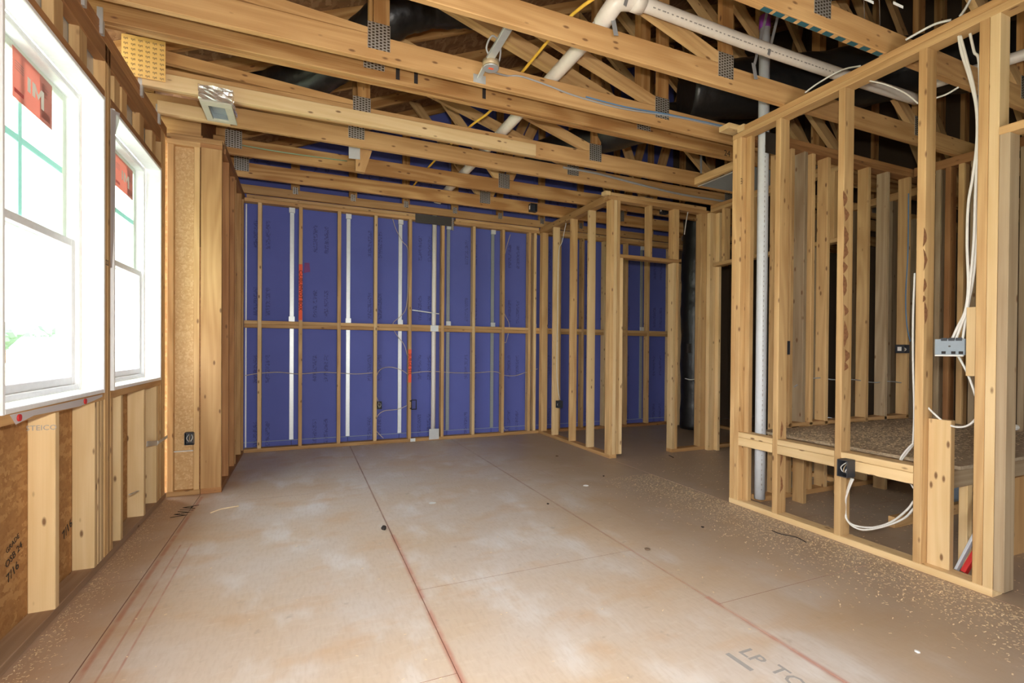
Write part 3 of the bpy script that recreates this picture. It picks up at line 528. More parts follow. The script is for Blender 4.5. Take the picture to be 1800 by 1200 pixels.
# ================================================================== TRUSSES
plate_me = board_mesh(.15, .125, .003, .0003)
def truss(Y, kind, label, xl=-1.084, plies=1):
    t = thing('roof_truss', label, 'truss', (xl, Y, TP), 'roof trusses overhead')
    y0, y1 = Y, Y+SW*plies
    mt = random.choice(['pine', 'pine', 'plate'])
    for k in range(plies): lum('bottom_chord', xl, XE-.05, y0+SW*k, y0+SW*(k+1)-.0006, TP+.0006, 2.911, mt, t)
    xt = -1.3
    prism('top_chord', [(xt, roofz(xt)-.115), (XE-.05, roofz(XE-.05)-.115), (XE-.05, roofz(XE-.05)-.002), (xt, roofz(xt)-.002)], y0, y1, 'pine', t)
    tz = lambda x: roofz(x)-.118
    h = xl if xl > -1 else -1.0
    if kind == 'A':
        prism('heel_web', [(-.96, 3.035), (.34, 2.945), (.34, 2.913), (-.2, 2.913), (-.96, 2.96)], y0, y1, 'plate', t)
        prism('heel_post', [(-1.06, 2.913), (-.97, 2.913), (-.97, tz(-.97)), (-1.06, tz(-1.06))], y0, y1, 'pine', t)
        for x in (.36, 2.38, 4.42, 6.4):
            vw = prism('vertical_web', [(x, 2.913), (x+.089, 2.913), (x+.089, tz(x+.089)), (x, tz(x))], y0, y1, 'pine', t)
            link('connector_plate', plate_me, 'tooth', vw, Matrix.Translation((x+.03, Y-.0022, 2.905)))
        for xa, xb in ((.46, 2.37), (2.48, 4.41), (4.52, 6.39)):
            za = tz(xa)-.10; sl = (za-2.913)/(xb-.07-xa)
            prism('diagonal_web', [(xa, za), (xb-.07, 2.913), (xb, 2.913), (xb, 2.913+.06), (xa, za+.095)], y0, y1, 'stud', t)
    else:
        nodes = [(.02, 1.0), (1.92, 1.06), (3.8, 2.95), (5.7, 4.8)]
        prism('heel_post', [(h+.02, 2.913), (h+.10, 2.913), (h+.10, tz(h+.1)), (h+.02, tz(h+.02))], y0, y1, 'pine', t)
        link('connector_plate', plate_me, 'tooth', t, Matrix.Translation((-.55, Y-.0022, 2.90)))
        for x in (1.90, 3.78, 5.68):
            link('connector_plate', plate_me, 'tooth', t, Matrix.Translation((x+.03, Y-.0022, 2.895)))
            for s in (-1, 1):
                dx = .82; xt_ = x+.03+s*dx
                if xt_ < h+.15: continue
                zt = tz(xt_); xb_ = x+.03+s*.05
                prism('diagonal_web', [(xb_-.055, 2.913), (xb_+.055, 2.913), (xt_+.055, zt-.03), (xt_-.055, zt-.03)], y0, y1, 'stud' if s < 0 else 'plate', t)
    return t
def gable_truss(Y, label, xl):
    t = thing('roof_truss', label, 'truss', (xl, Y, TP), 'roof trusses overhead')
    lum('bottom_chord', xl, XE-.05, Y, Y+SW, TP+.0006, 2.86, 'plate', t)
    prism('top_chord', [(-1.3, roofz(-1.3)-.115), (XE-.05, roofz(XE-.05)-.115), (XE-.05, roofz(XE-.05)-.002), (-1.3, roofz(-1.3)-.002)], Y, Y+SW, 'pine', t)
    pm = board_mesh(.075, .055, .003, .0003)
    for k in range(13):
        x = -.13+.605*k
        vw = prism('vertical_web', [(x, 2.862), (x+.089, 2.862), (x+.089, roofz(x)-.12), (x, roofz(x)-.12)], Y, Y+SW, 'pine', t)
        link('connector_plate', pm, 'tooth', vw, Matrix.Translation((x+.045, Y-.0022, 2.855)))
    return t
truss(.45, 'A', 'roof truss nearest to the viewer, above the doorway')
truss(1.06, 'A', 'roof truss above the near end of the right partition')
T0 = truss(1.668, 'A', 'roof truss with blue paint marks on its chord, upper right')
truss(2.282, 'A', 'roof truss crossing just in front of the round ceiling box')
TA = truss(2.868, 'A', 'roof truss that the round ceiling box is screwed to')
TB = truss(3.078, 'A', 'double roof truss right behind the one with the ceiling box', plies=2)
TC = truss(3.755, 'A', 'roof truss with a pale sister board, in front of the recessed light')
TD = truss(4.15, 'A', 'roof truss right behind the square recessed light')
truss(4.752, 'E', 'roof truss meeting the top of the doorway framing', xl=-.70)
truss(5.335, 'E', 'second roof truss from the blue wall', xl=-.70)
gable_truss(5.875, 'gable truss with upright webs resting along the top of blue wall', -.70)
xe = onY(942, 270, 3.717).x
lum('sister_board', -.93, xe, 3.717, 3.754, 2.765, 2.862, 'stud_pale', TC)
lum('sister_board', -.94, -.50, 4.105, 4.147, 2.765, 2.85, 'stud_pale', TD, axis='x')
gp = [onY(x, y, 4.25) for x, y in ((626, 259), (654, 265), (641, 303), (625, 300))]; prism('hanging_wedge', [(p.x, p.z) for p in gp], 4.25, 4.30, 'plate', TD)
gp = [onY(x, y, 4.235) for x, y in ((613, 257), (633, 259), (633, 280), (613, 278))]; prism('hanger_bracket', [(p.x, p.z) for p in gp], 4.235, 4.239, 'galv', TD)
for k in range(10):
    p = onZ(1352+k*20, 14+k*9.5, TP-.0004); lum('paint_mark', p.x-.03, p.x+.03, 1.675, 1.70, TP-.0014, TP-.0003, 'bluepaint', T0, ch=.0001)
for y in (2.88, 3.10, 3.76, 4.16):
    lum('hurricane_tie', -.955, -.93, y-.03, y-.004, 2.70, 2.83, 'galv', {2.88: TA, 3.10: TB, 3.76: TC, 4.16: TD}[y], ch=.001)
for x in (700, 732, 852):
    p = onY(x, 0, 3.0775); lum('black_streak', p.x-.012, p.x+.012, 3.0762, 3.0774, 2.80, 2.88, 'ink', TB, ch=.0001)
lum('paint_mark', -.575, -.50, 4.103, 4.1045, 2.768, 2.79, 'green', TD, ch=.0001)
# printed cardboard lit from the eave
cb = tag(lum('cardboard_baffle', -1.03, -.805, 3.700, 3.704, 2.80, 3.05, 'card', None, 'x', .0005), 'printed tan cardboard glowing in daylight at the eave above windows', 'cardboard')
for i in range(6):
    for j in range(8): text('printed_mark', 'tyt', .021, frame((1, 0, 0), (0, 0, 1), (0, -1, 0), (-1.008+.037*i, 3.6985, 2.815+.030*j)), 'bark', cb)

# ================================================================== PIPES
def strapped(o, p, q, w=.03): bar('strap', p, q, w, .002, 'strap', o, (1, 0, 0))
pd = tag(tube('drain_pipe', [(1.535, 2.36, 2.962), (1.53, 4.0, 2.957), (1.515, 5.70, 2.955), (1.50, 5.80, 2.95), (1.495, 5.83, 2.90)], .043, 'pvc', None, 16, 6), 'white pipe lying across the trusses toward the blue wall', 'pipe')
tag(tube('drop_pipe', [(1.49, 5.965, .05), (1.492, 5.965, 1.4), (1.495, 5.965, 2.80)], .028, 'pvc', None, 14, 2), 'thin white pipe running down the blue wall between studs', 'pipe')
ph = tag(tube('supply_pipe', [(1.62, 2.19, 3.03), (2.5, 2.185, 3.01), (3.5, 2.15, 2.985), (4.1, 2.12, 2.97)], .037, 'pvc', None, 16, 4), 'long white pipe with printed line crossing above the right partition', 'pipe')
tube('elbow', [(1.535, 2.34, 2.964), (1.535, 2.26, 2.985), (1.56, 2.21, 3.015), (1.66, 2.19, 3.03)], .05, 'pvc', ph, 16, 5); tube('collar', [(1.63, 2.19, 3.03), (1.70, 2.188, 3.027)], .055, 'pvc', ph, 16, 0)
for k in range(46):
    x = 1.75+.032*k; y = (2.19-.0057*(x-1.62) if x < 2.5 else 2.185-.035*(x-2.5))-.0277; z = (3.03-.0227*(x-1.62) if x < 2.5 else 3.01-.025*(x-2.5))-.0236
    lum('printed_dash', x, x+random.uniform(.008, .024), y-.002, y+.001, z-.0025, z+.0025, 'inkgrey', ph, axis='x', ch=.0001)
for x in (1.555, 2.62):
    for s in (-.05, .05): bar('strap', (x, 2.20+s, 2.95), (x+.12, 2.20+s, 3.35), .02, .002, 'strap', ph, (0, 1, 0))
    bar('strap_tail', (x, 2.26, 2.96), (x+.02, 2.255, 2.86), .03, .003, 'strap', ph, (0, 1, 0))
vs_ = tag(tube('vent_stack', [(3.085, 2.565, .05), (3.085, 2.565, 1.5), (3.085, 2.565, 3.56)], .037, 'pvc_blue', None, 18, 2), 'tall white vent pipe rising beside the corner post of right partition', 'pipe')
tube('primer_ring', [(3.085, 2.565, 3.48), (3.085, 2.565, 3.57)], .0385, 'purple', vs_, 18, 0); lum('shield_plate', 3.03, 3.20, 2.50, 2.505, 2.55, 2.70, 'steel', vs_, ch=.001)
for k in range(70): lum('printed_dash', 3.0625, 3.0665, 2.532, 2.5345, .12+.036*k, .12+.036*k+random.uniform(.006, .02), 'inkgrey', vs_, axis='z', ch=.0001)
tag(tube('branch_pipe', [(3.95, 1.95, 2.97), (4.1, 1.55, 2.98), (4.2, 1.2, 3.0)], .035, 'pvc', None, 14, 4), 'short white branch pipe above the raised deck', 'pipe')
tag(tube('branch_pipe', [onY(1775, 145, 2.0), onY(1800, 132, 1.9), onY(1830, 118, 1.8)], .03, 'pvc', None, 12, 3), 'small white pipe stub at the upper right edge of view', 'pipe')
tag(tube('branch_pipe', [onY(1780, 750, 1.9), onY(1810, 754, 1.9), onY(1830, 757, 1.9)], .022, 'pvc', None, 12, 3), 'white pipe stub lying on the raised deck at right edge', 'pipe')
tag(tube('gas_tubing', [onZ(1090, -30, 2.99), onZ(1008, 24, 2.95), onZ(930, 112, 2.93), onZ(865, 192, 2.93), onZ(822, 226, 2.93), onZ(755, 292, 2.93), (1.1, 5.9, 2.93)], .009, 'yellow', None, 8, 5), 'thin yellow line running across the trusses', 'cable')

# ================================================================== DUCTS
def duct(label, pts, r, labels=()):
    sp = smooth_path(pts, 14); n = len(sp)
    o = tube('insulated_duct', sp, r, 'black', None, 20, 0, prof=lambda i: r*(1+.02*math.sin(i*1.9)+.03*math.sin(i*.7)))
    return tag(o, label, 'duct')
duct('black flexible duct looping up behind the first vertical truss web', [(-.45, 4.48, 3.16), (.1, 3.98, 3.20), (.5, 3.5, 3.40), (.8, 3.44, 3.56), (1.15, 3.42, 3.64)], .14)
duct('black flexible duct bundled above the middle of the room', [(2.2, 4.6, 3.12), (2.75, 3.52, 3.12), (3.3, 3.45, 3.2), (3.9, 3.4, 3.25)], .15)
d2 = duct('large black duct passing behind the long white pipe', [(2.75, 3.0, 3.16), (3.6, 2.62, 3.22), (4.4, 2.1, 3.3), (5.4, 1.4, 3.3), (6.4, .9, 3.3)], .22)
d3 = duct('large black duct at upper right with white labels', [(2.9, 1.98, 3.55), (3.5, 1.4, 3.45), (4.0, .9, 3.42), (4.6, .2, 3.42)], .25)
duct('tall black duct standing in the pantry behind the doorway', [(5.0, 5.25, .05), (5.0, 5.25, 1.2), (5.0, 5.25, 2.2), (5.0, 5.2, 3.2)], .17)
duct('tall black duct visible beside the white vent pipe', [(4.75, 3.72, .05), (4.75, 3.72, 1.3), (4.75, 3.72, 3.1)], .19)
for p in (onY(1567, 12, 1.35), onY(1515, 4, 1.4)): lum('paper_label', p.x-.02, p.x+.05, p.y-.02, p.y-.018, p.z-.006, p.z+.006, 'white', d3, ch=.0003)
for x in (1518, 1545): bar('hanger_strap', onY(x, -20, 1.55), onY(x+2, 45, 1.72), .02, .002, 'strap', d3, (1, 0, 0))
sp_ = thing('plenum_panel', 'grey sheet metal plenum under the trusses near the doorway', 'duct', (4.0, 3.45, TP))
lum('sheet', 3.62, 4.5, 3.17, 3.745, TP+.004, TP+.008, 'grey', sp_, ch=.0005); lum('edge_board', 3.56, 3.60, 3.17, 3.75, TP+.004, TP+.075, 'stud', sp_); bar('flange', (3.61, 3.17, TP-.004), (3.61, 3.75, TP-.004), .012, .01, 'galv', sp_, (0, 0, 1))
tube('round_collar', [(3.95, 3.46, TP+.009), (3.95, 3.46, TP+.12)], .15, 'black', sp_, 20, 0); bar('hanger_strap', (3.50, 3.60, TP+.06), (3.50, 3.60, 3.25), .025, .002, 'strap', sp_, (0, 1, 0))

# ================================================================== LIGHT FITTINGS
rl = thing('recessed_light', 'square recessed light housing wrapped in shiny foil below the trusses', 'light fitting', (-.52, 3.8, 2.70))
c4 = [onZ(352, 172, 2.752), onZ(398, 178, 2.752), onZ(408, 221, 2.752), onZ(362, 213, 2.752)]
x0_, x1_, y0_, y1_ = -.615, -.435, 3.645, 3.95
for a, b, c, d in ((x0_, x1_, y0_, y0_+.06), (x0_, x1_, y1_-.035, y1_), (x0_, x0_+.04, y0_+.06, y1_-.035), (x1_-.045, x1_, y0_+.06, y1_-.035)): lum('frame', a, b, c, d, 2.700, 2.712, 'beige', rl, ch=.001)
lum('reflector', x0_+.04, x1_-.045, y0_+.06, y1_-.035, 2.745, 2.750, 'lens', rl, ch=.001)
for a, b, c, d in ((x0_+.04, x1_-.045, y1_-.036, y1_-.034), (x0_+.039, x0_+.041, y0_+.06, y1_-.035), (x1_-.046, x1_-.044, y0_+.06, y1_-.035)): lum('can_side', a, b, c, d, 2.712, 2.745, 'lens', rl, ch=.0005)
def foil_box(x0, x1, y0, y1, z0, z1, par):
    bm = bmesh.new(); bmesh.ops.create_cube(bm, size=1); bmesh.ops.subdivide_edges(bm, edges=bm.edges[:], cuts=6, use_grid_fill=True)
    for v in bm.verts: v.co = Vector(((v.co.x)*(x1-x0), v.co.y*(y1-y0), v.co.z*(z1-z0))) + Vector((random.uniform(-1, 1), random.uniform(-1, 1), random.uniform(-1, 1)))*.0045
    me = D.meshes.new('foil_wrap'); bm.to_mesh(me); bm.free()
    return link('foil_wrap', me, 'foil', par, Matrix.Translation(((x0+x1)/2, (y0+y1)/2, (z0+z1)/2)))
foil_box(x0_-.005, x1_+.005, 3.648, 3.71, 2.715, 2.805, rl); foil_box(x0_, x1_, 3.72, 3.945, 2.752, 2.763, rl)
cbx = thing('ceiling_box', 'round metal ceiling box on a galvanised bar between trusses', 'junction box', (1.0, 2.72, 2.80))
bar('hanger_bar', (1.005, 2.32, 2.862), (1.0, 2.70, 2.835), .045, .02, 'galv', cbx, (0, 0, 1)); bar('hanger_bar', (.997, 2.74, 2.835), (.99, 2.86, 2.802), .028, .012, 'galv', cbx, (0, 0, 1))
lum('mounting_plate', .955, 1.035, 2.862, 2.8668, 2.775, 2.825, 'galv', cbx, ch=.001)
tube('round_body', [(1.015, 2.72, 2.80), (1.015, 2.72, 2.835)], .05, 'bronze', cbx, 24, 0); tube('cup', [(1.015, 2.72, 2.792), (1.015, 2.72, 2.799)], .046, 'galv', cbx, 24, 0)
lum('ground_tag', 1.0, 1.03, 2.71, 2.725, 2.7905, 2.7918, 'redtape', cbx, ch=.0003)
tag(tube('box_cable', [(1.00, 2.68, 2.83), (.965, 2.66, 2.87), (.985, 2.62, 2.92), (1.04, 2.64, 2.90), (1.06, 2.70, 2.84), (1.03, 2.76, 2.81), onY(890, 133, 2.864), onY(915, 134, 2.862), onY(960, 149, 2.862), onY(1010, 168, 2.862), onY(1090, 190, 2.858), onY(1190, 206, 2.860), onY(1285, 227, 2.862)], .0055, 'cable_grey', None, 8, 6), 'grey cable looping from the round ceiling box along the truss', 'cable')
tag(tube('blue_cable', [onY(1030, 170, 2.858), onY(1100, 188, 2.857), onY(1185, 203, 2.857), onY(1284, 224, 2.858)], .005, 'cable_blue', None, 8, 6), 'blue cable stapled along the same truss toward the right partition', 'cable')
tag(tube('chord_cable', [onY(990, 294, 4.143), onY(1050, 305, 4.143), onY(1120, 323, 4.142), onY(1200, 342, 4.143), onY(1290, 356, 4.143)], .011, 'cable_grey', None, 8, 6), 'thick grey cables along the chord above the doorway header', 'cable')
tag(tube('green_cable', [onY(425, 255, 4.70), onY(500, 268, 4.70), onY(610, 283, 4.745)], .005, plain('dull_green_sheath', (.25, .36, .22), .6), None, 8, 5), 'dull green cable along the truss left of the hanger block', 'cable')

# ================================================================== ELECTRICAL BOXES
def ebox(name, label, p, w, h, d, face, mat='box', sticker=True, wires=True):
    """open-fronted box centred at p; face = outward unit vector"""
    f = Vector(face); z = Vector((0, 0, 1)); u = z.cross(f).normalized()
    o = thing(name, label, 'electrical box', p)
    def sl(nm, cu, cv, cf, su, sv, sf, mt):
        c = Vector(p)+u*cu+z*cv+f*cf
        return link(nm, board_mesh(sv, su, sf, .001), mt, o, frame(u, f, z, c))
    t = .004
    sl('back', 0, 0, -d/2, w, h, t, mat); sl('side', -w/2, 0, 0, t, h, d, mat); sl('side', w/2, 0, 0, t, h, d, mat); sl('top', 0, h/2, 0, w, t, d, mat); sl('bottom', 0, -h/2, 0, w, t, d, mat)
    if sticker: link('paper_label', board_mesh(h*.5, .0008, d*.45, .0001), 'white', o, frame(u, f, z, Vector(p)-u*(w/2+.003)))
    if wires:
        for k in (-1, 0, 1):
            q = Vector(p)+u*w*.15*k
            tube('wire_end', [q+z*h*.3-f*d*.3, q+z*h*.05+f*d*.2+u*.01*k, q-z*h*.2+f*d*.25, q-z*h*.3-f*d*.1], .003, 'cable' if k else 'bronze', o, 6, 4)
    return o
p = onX(1487, 822, XR-.04); ebox('switch_box', 'charcoal outlet box with white cables on the lower rail', (XR-.04, p.y, p.z), .055, .095, .072, (-1, 0, 0))
p = onY(1586, 613, 2.57); ebox('switch_box', 'charcoal outlet box on a dim stud above the raised deck', p, .075, .07, .07, (0, -1, 0))
p = onX(978, 710, XR+.0); ebox('switch_box', 'charcoal outlet box on the pantry side stud, white cable above it', (XR+.03, p.y-.02, p.z), .055, .085, .07, (-1, 0, 0))
p = onY(334, 770, 4.40); ebox('switch_box', 'charcoal outlet box on pale sheathing beside the corner board', (p.x, 4.395, p.z), .06, .09, .05, (0, -1, 0), sticker=False)
p = onY(667, 712, 5.95); ebox('switch_box', 'small outlet box on a blue wall stud, left of painted stud', (p.x, 5.955, p.z), .045, .085, .06, (0, -1, 0), sticker=False)
p = onY(935, 371, 5.33); ebox('switch_box', 'charcoal junction box fixed to a truss near the pantry top', (p.x, 5.30, 2.83), .085, .09, .06, (0, -1, 0), wires=False)
p = onY(1163, 393, 4.75); ebox('switch_box', 'charcoal junction box seen above the doorway header', (p.x, 4.71, 2.83), .085, .10, .06, (0, -1, 0), wires=False)
p = onX(1388, 611, 3.40); ebox('switch_box', 'narrow black box on the first stud behind the vent pipe', (3.40, 2.60, p.z), .03, .10, .03, (0, -1, 0), sticker=False, wires=False)
p = onY(1211, 612, 5.1); ebox('switch_box', 'narrow grey box inside the pantry by the black duct', p, .06, .12, .03, (0, -1, 0), 'steel', False, False)
br_ = thing('low_voltage_bracket', 'black open mounting bracket on the painted stud of blue wall', 'bracket', (1.235, YB, .45))
for a, b, c, d in ((1.206, 1.214, .39, .51), (1.264, 1.272, .39, .51), (1.214, 1.264, .39, .398), (1.214, 1.264, .502, .51), (1.19, 1.206, .40, .412), (1.19, 1.206, .49, .502)): lum('bar', a, b, 5.905, 5.92, c, d, 'ink', br_)
gb = thing('gang_box', 'grey four gang switch box with several white cables entering', 'electrical box', (2.975, 1.38, 1.16))
lum('body', 2.955, 3.015, 1.312, 1.434, 1.12, 1.20, 'grey', gb, axis='y')
for y in (1.33, 1.36, 1.40): lum('knockout', 2.951, 2.956, y-.012, y+.004, 1.125, 1.138, 'ink', gb, ch=.0005)
for y in (1.335, 1.365, 1.395): lum('clamp', 2.952, 2.958, y-.012, y+.012, 1.19, 1.205, 'box', gb, ch=.001)
tube('screw', [(2.950, 1.372, 1.163), (2.956, 1.372, 1.163)], .004, 'steel', gb, 8, 0); lum('lower_lip', 2.948, 2.958, 1.315, 1.43, 1.113, 1.121, 'cable', gb, ch=.001)

# ================================================================== CABLES
def cable(label, pts, r=.0045, mat='cable', name='electrical_cable'): return tag(tube(name, pts, r, mat, None, 8, 6), label, 'cable')
Xc = 2.97
def cx(l, X=Xc): return [onX(x, y, X) for x, y in l]
cable('leftmost white cable dropping from top plate to the grey gang box', cx([(1685, 62), (1690, 92), (1705, 140), (1716, 190), (1717, 250), (1710, 310), (1702, 360), (1700, 430), (1702, 500), (1697, 545), (1683, 575), (1673, 597)]), .006)
cable('middle white cable dropping from top plate to the grey gang box', cx([(1688, 63), (1698, 100), (1712, 155), (1719, 210), (1719, 260), (1715, 330), (1712, 420), (1706, 490), (1699, 545), (1690, 570), (1680, 597)]), .006)
cable('right white cable dropping from top plate to the grey gang box', cx([(1704, 54), (1712, 90), (1722, 130)], 3.0)+cx([(1718, 380), (1713, 470), (1702, 535), (1696, 570), (1692, 598)], 2.985), .006)
cable('white cable leaving the gang box and sagging behind double stud', cx([(1678, 616), (1688, 632), (1700, 655), (1713, 690), (1719, 715), (1715, 735), (1700, 748), (1680, 750), (1660, 742), (1640, 725), (1631, 716)], 2.99), .005)
cable('upper white cable looping from the low outlet box', cx([(1497, 840), (1488, 868), (1486, 900), (1492, 917), (1510, 925), (1540, 926), (1570, 915), (1595, 895), (1606, 880)], 2.99), .0055)
cable('lower white cable looping from the low outlet box', cx([(1500, 841), (1490, 865), (1484, 890), (1487, 910), (1500, 925), (1522, 931), (1560, 923), (1590, 910), (1606, 893)], 2.985), .0055)
cable('left white cable of the pair crossing the deck rail', cx([(1606, 778), (1590, 795), (1582, 810)], 3.028)+cx([(1585, 828), (1598, 845), (1606, 858)], 3.03), .005)
cable('right white cable of the pair crossing the deck rail', cx([(1606, 781), (1593, 797), (1584, 811)], 3.04)+cx([(1588, 827), (1600, 845), (1606, 855)], 3.04), .005)
cable('pale cable running down behind the fourth stud of right partition', cx([(1608, 480), (1605, 560), (1605, 640), (1607, 720), (1605, 780)], 3.03), .005)
cable('white cable arching over the top plate, lower of two', [onZ(1415, 163, 2.785), onZ(1440, 145, 2.83), onZ(1480, 123, 2.86), onZ(1512, 116, 2.80)], .005)
cable('white cable arching over the top plate, upper of two', [onX(1592, 70, 2.95), onX(1640, 44, 2.98), onX(1672, 35, 3.0)], .006)
cable('white cable from the plate underside over to next stud', cx([(1522, 141), (1555, 148), (1590, 163), (1614, 182)], 3.0), .004)
cable('thin pale cable pair beyond the third partition bay', [onX(1646, 172, 3.3), onX(1665, 165, 3.3), onX(1685, 153, 3.3)], .005)
cable('pale cable at upper right rising over the top plate', [onX(1688, 28, 2.98), onX(1697, 15, 3.0), onX(1708, -5, 3.02)], .006)
Yk = 5.955
def cy(l, Y=Yk): return [onY(x, y, Y) for x, y in l]
cable('tan cable threaded through studs across the left half of blue wall', cy([(430, 660), (455, 656), (490, 654), (525, 657), (565, 654), (590, 655), (625, 657), (655, 655)]), .004, 'cable_tan')
cable('tan cable arching from the small outlet box to painted stud', cy([(666, 708), (660, 690), (660, 668), (668, 650), (685, 645), (705, 650), (716, 657)]), .004, 'cable_tan')
cable('tan cable threaded through studs across the right half of blue wall', cy([(720, 656), (745, 653), (770, 653), (800, 655), (835, 655), (870, 653), (885, 659), (905, 660), (925, 654), (945, 648)]), .004, 'cable_tan')
cable('tan cable bending low between the first painted bay studs', cy([(716, 712), (700, 719), (675, 722), (663, 732), (658, 750), (664, 760), (674, 770)]), .004, 'cable_tan')
cable('tan cable swinging down from the top plate beside a metal stud', cy([(690, 384), (697, 405), (708, 425), (717, 440), (717, 500), (714, 540), (705, 555), (691, 568), (695, 585), (710, 605), (716, 625)]), .004, 'cable_tan')
cable('tan cable hanging in the last open bay of blue wall', cy([(897, 412), (889, 440), (884, 470), (884, 540), (895, 570), (890, 600), (884, 615), (884, 740), (893, 756)]), .0035, 'cable_tan')
cable('white drop cable beside the pantry side stud, reaching its box', [onX(995, 392, 2.925), onX(988, 425, 2.925), onX(982, 448, 2.925), onX(980, 560, 2.925), onX(979, 660, 2.93), onX(984, 702, 2.94)], .004)
cable('white cable slanting beside the doorway king stud', [onY(1211, 363, 4.30), onY(1206, 390, 4.30), onY(1203, 412, 4.30)], .005)
cable('white cable sagging across the pantry in front of black duct', [onY(1204, 665, 4.75), onY(1215, 667, 4.7), onY(1230, 664, 4.5), onY(1240, 658, 4.35)], .005)
cable('dark cable pair threaded through bath wall studs', [onY(x, y, 2.66) for x, y in ((1396, 680), (1415, 668), (1440, 664), (1465, 667), (1500, 667), (1535, 672), (1560, 670), (1580, 672), (1590, 678), (1592, 720))], .0045, 'cable_grey')
cable('blue cable running down a stud above the dim outlet box', [onY(x, y, 2.60) for x, y in ((1597, 340), (1596, 440), (1592, 520), (1594, 570), (1600, 600))], .005, 'cable_blue')

# ================================================================== RAISED DECK
dk = thing('raised_deck', 'raised wooden deck platform covered in sawdust behind right partition', 'platform', (4, 2, 0))
lum('deck_panel', 3.13, 4.98, 1.40, 2.612, .524, .542, 'dirt', dk, ch=.001); lum('front_joist', 3.03, 4.98, 1.40, 1.438, .435, .523, 'stud_grey', dk)
for x, y, w in ((3.21, 1.405, .05), (3.63, 1.39, .15), (4.5, 1.40, .09)): lum('leg', x, x+w, y, y+SW, 0, .434, 'stud_pale' if x < 3.5 else 'plate', dk)
for x in (3.42, 3.9, 4.4): lum('leg', x, x+SW, 2.47, 2.56, 0, .434, 'stud', dk); lum('joist', x, x+SW, 1.44, 2.61, .435, .523, 'stud_grey', dk)
q = onY(1684, 860, 2.0); tag(lum('white_box', q.x-.14, q.x+.14, 2.0, 2.16, 0, q.z+.05, 'grey', None, 'x', .006), 'white plastic box on the floor under the raised deck', 'box')
tag(lum('floor_strip', 3.5, 4.4, 1.90, 1.94, 0, .07, 'plate'), 'timber strip on the floor under the raised deck', 'timber')
a = onX(1675, 958, 3.05); b = onX(1719, 885, 3.16)
rd = tag(bar('red_level', (3.05, 1.345, .03), (3.27, 1.26, .42), .03, .022, 'redplastic'), 'red bar leaning by the double stud', 'bar')
tag(bar('white_strip', (3.05, 1.375, .03), (3.27, 1.30, .45), .028, .012, 'pvc_blue'), 'white strip leaning beside the red bar', 'strip')

# ================================================================== SAWDUST AND DEBRIS
def flakes(name, label, n, fn, parent=None):
    vs, fs = [], []
    for _ in range(n):
        x, y, z, s = fn(); a = random.uniform(0, 6.28); l = s*random.uniform(.5, 1.4); w = s*random.uniform(.2, .5); ca, sa = math.cos(a), math.sin(a); k = len(vs); t = random.uniform(0, .4)*l
        vs += [(x-ca*l+sa*w, y-sa*l-ca*w, z), (x+ca*l+sa*w, y+sa*l-ca*w, z+t), (x+ca*l-sa*w, y+sa*l+ca*w, z+t+.0005), (x-ca*l-sa*w, y-sa*l+ca*w, z+.0005)]; fs.append((k, k+1, k+2, k+3))
    o = mesh(name, vs, fs, 'dust'); return tag(o, label, 'sawdust', kind='stuff')
def f1():
    y = random.uniform(.2, 3.6); d = abs(random.gauss(0, .24)); x = XR-.01-d
    return x, y, .0008, .0050
flakes('sawdust', 'pale sawdust scattered on floor along the right partition plate', 8000, f1)
flakes('sawdust', 'thick pale wood shavings covering the raised deck', 7000, lambda: (random.uniform(3.06, 4.95), random.triangular(1.44, 2.60, 2.2), .5425, .0085))
flakes('sawdust', 'sawdust on floor behind and beneath the right partition', 1600, lambda: (random.uniform(3.05, 4.6), random.uniform(.4, 4.2), .0008, .006))
flakes('sawdust', 'sparse sawdust scattered over the open floor', 260, lambda: (random.uniform(-.7, 2.8), random.uniform(1.2, 5.8), .0008, .005))
flakes('sawdust', 'sawdust along the foot of the left window wall', 1500, lambda: (XL+.01+abs(random.gauss(0, .06)), random.uniform(1.8, 4.3), .0008, .0035))
flakes('sawdust', 'sawdust heap along the blue wall plate', 900, lambda: (random.gauss(.95, .35), YB-.005-abs(random.gauss(0, .05)), .0008, .004))
def blob(name, label, px, py, r, mat, cat, flat=.5):
    p = onZ(px, py, 0); bm = bmesh.new(); bmesh.ops.create_icosphere(bm, subdivisions=2, radius=r)
    for v in bm.verts: v.co *= random.uniform(.8, 1.15); v.co.z = v.co.z*flat
    zmin = min(v.co.z for v in bm.verts); me = D.meshes.new(name); bm.to_mesh(me); bm.free()
    return tag(link(name, me, mat, None, Matrix.Translation((p.x, p.y, -zmin))), label, cat)
blob('bottle_cap', 'small black cap lying on the middle of floor', 675, 931, .016, 'ink', 'cap', .9)
blob('paper_scrap', 'white round paper scrap on the floor behind the black cap', 760, 884, .028, 'white', 'scrap', .06)
blob('paper_scrap', 'white rolled scrap on floor in front of the pantry corner', 1030, 854, .022, 'white', 'scrap', .25)
blob('wood_crumb', 'small dark crumb on floor left of the pantry corner', 979, 802, .018, 'bark', 'debris', .3)
blob('wood_crumb', 'dark speck on floor between white scrap and pantry corner', 1061, 837, .009, 'ink', 'debris', .5)
blob('wood_crumb', 'dark speck on floor by the right panel seam crossing', 963, 886, .009, 'ink', 'debris', .5)
blob('wood_crumb', 'tan crumb on floor at the crossing of panel seams', 1138, 966, .016, 'bark', 'debris', .3)
blob('paper_scrap', 'tiny white scrap on near floor at right', 1612, 1147, .010, 'white', 'scrap', .5)
blob('wood_crumb', 'dark speck on floor near the partition plate corner', 1235, 927, .010, 'ink', 'debris', .4)
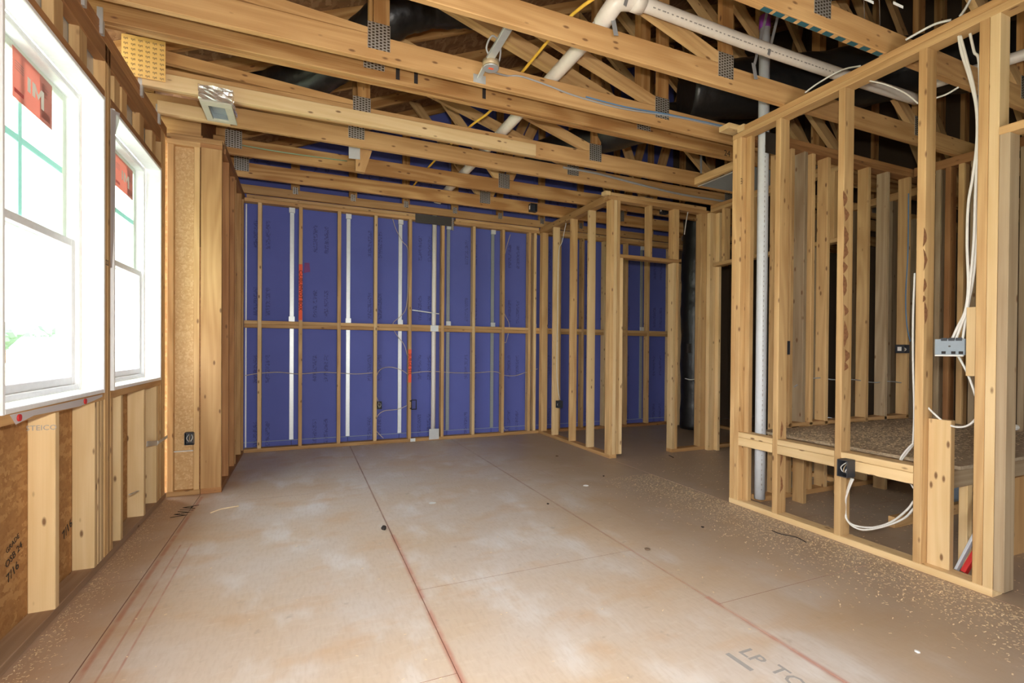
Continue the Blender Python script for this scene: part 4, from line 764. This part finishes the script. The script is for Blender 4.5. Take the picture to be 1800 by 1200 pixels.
tag(tube('wire_scrap', [onZ(1357, 932, .004), onZ(1372, 938, .004), onZ(1400, 944, .004), onZ(1417, 953, .004)], .003, 'ink', None, 6, 4), 'black wire offcut on floor in front of partition plate', 'wire')
tag(tube('wire_scrap', [onZ(1176, 800, .004), onZ(1184, 804, .004)], .004, 'ink', None, 6, 2), 'short dark nail on floor in front of the doorway', 'nail')
tag(tube('wood_splinter', [onZ(370, 901, .004), onZ(390, 894, .006), onZ(420, 889, .004)], .004, 'dust', None, 6, 3), 'long pale splinter on floor near the corner board', 'splinter')

# ================================================================== OUTSIDE
gr = structure('ground', 'bright open ground outside the windows', 'ground')
mesh('lawn', [(-250, -200, -2.6), (-3, -200, -2.6), (-3, 300, -2.6), (-250, 300, -2.6)], [(0, 1, 2, 3)], 'grass', gr)
def far(px, py, dist):
    r = ray(px, py); r = r/Vector((r.x, r.y, 0)).length; return C0+r*dist
def tree(px, w, h, dist, label, mat='leaf'):
    b = far(px, 640, dist); b.z = -2.6; t = thing('tree', label, 'tree', b, 'trees beyond the houses')
    tube('trunk', [b, b+Vector((0, 0, h*.5))], .25, 'bark', t, 8, 0)
    bm = bmesh.new()
    for k in range(9):
        mt = Matrix.Translation((random.uniform(-w, w)*.4, random.uniform(-w, w)*.4, h*random.uniform(.45, .85))); bmesh.ops.create_icosphere(bm, subdivisions=2, radius=h*random.uniform(.16, .24), matrix=mt)
    for v in bm.verts: v.co += Vector((random.uniform(-1, 1), random.uniform(-1, 1), random.uniform(-1, 1)))*.3
    me = D.meshes.new('crown'); bm.to_mesh(me); bm.free(); link('crown', me, mat, t, Matrix.Translation(b))
for ti, (px, w, h, lb) in enumerate(((8, 4, 8.5, 'leftmost leafy tree seen through the nearer window'), (38, 4, 8.5, 'second leafy tree from left through the nearer window'), (68, 2, 8, 'thin leafy tree behind the white house'), (98, 4, 8.3, 'rightmost leafy tree through the nearer window'))):
    tree(px, w, h*(1+.1*ti), 150+16*ti, lb)
hb = far(88, 640, 100); hs = thing('house', 'white two storey house with blue grey roof across the field', 'building', (hb.x, hb.y, -2.6))
lum('wall', hb.x-3, hb.x+3, hb.y-3, hb.y+3, -2.6, .8, 'siding', hs)
mesh('roof', [(hb.x-3.3, hb.y-3.3, .8), (hb.x+3.3, hb.y-3.3, .8), (hb.x+3.3, hb.y+3.3, .8), (hb.x-3.3, hb.y+3.3, .8), (hb.x-3.3, hb.y, 2.4), (hb.x+3.3, hb.y, 2.4)], [(0, 1, 5, 4), (3, 4, 5, 2), (0, 4, 3), (1, 2, 5), (0, 3, 2, 1)], 'shingle', hs)
lum('porch_roof', hb.x-.5, hb.x+4.6, hb.y-4.6, hb.y-3, -.9, -.6, 'shingle', hs)
for k in (-2, 0, 2): lum('window', hb.x+3.0, hb.x+3.05, hb.y+k-.4, hb.y+k+.4, -.6, .4, 'shingle', hs)
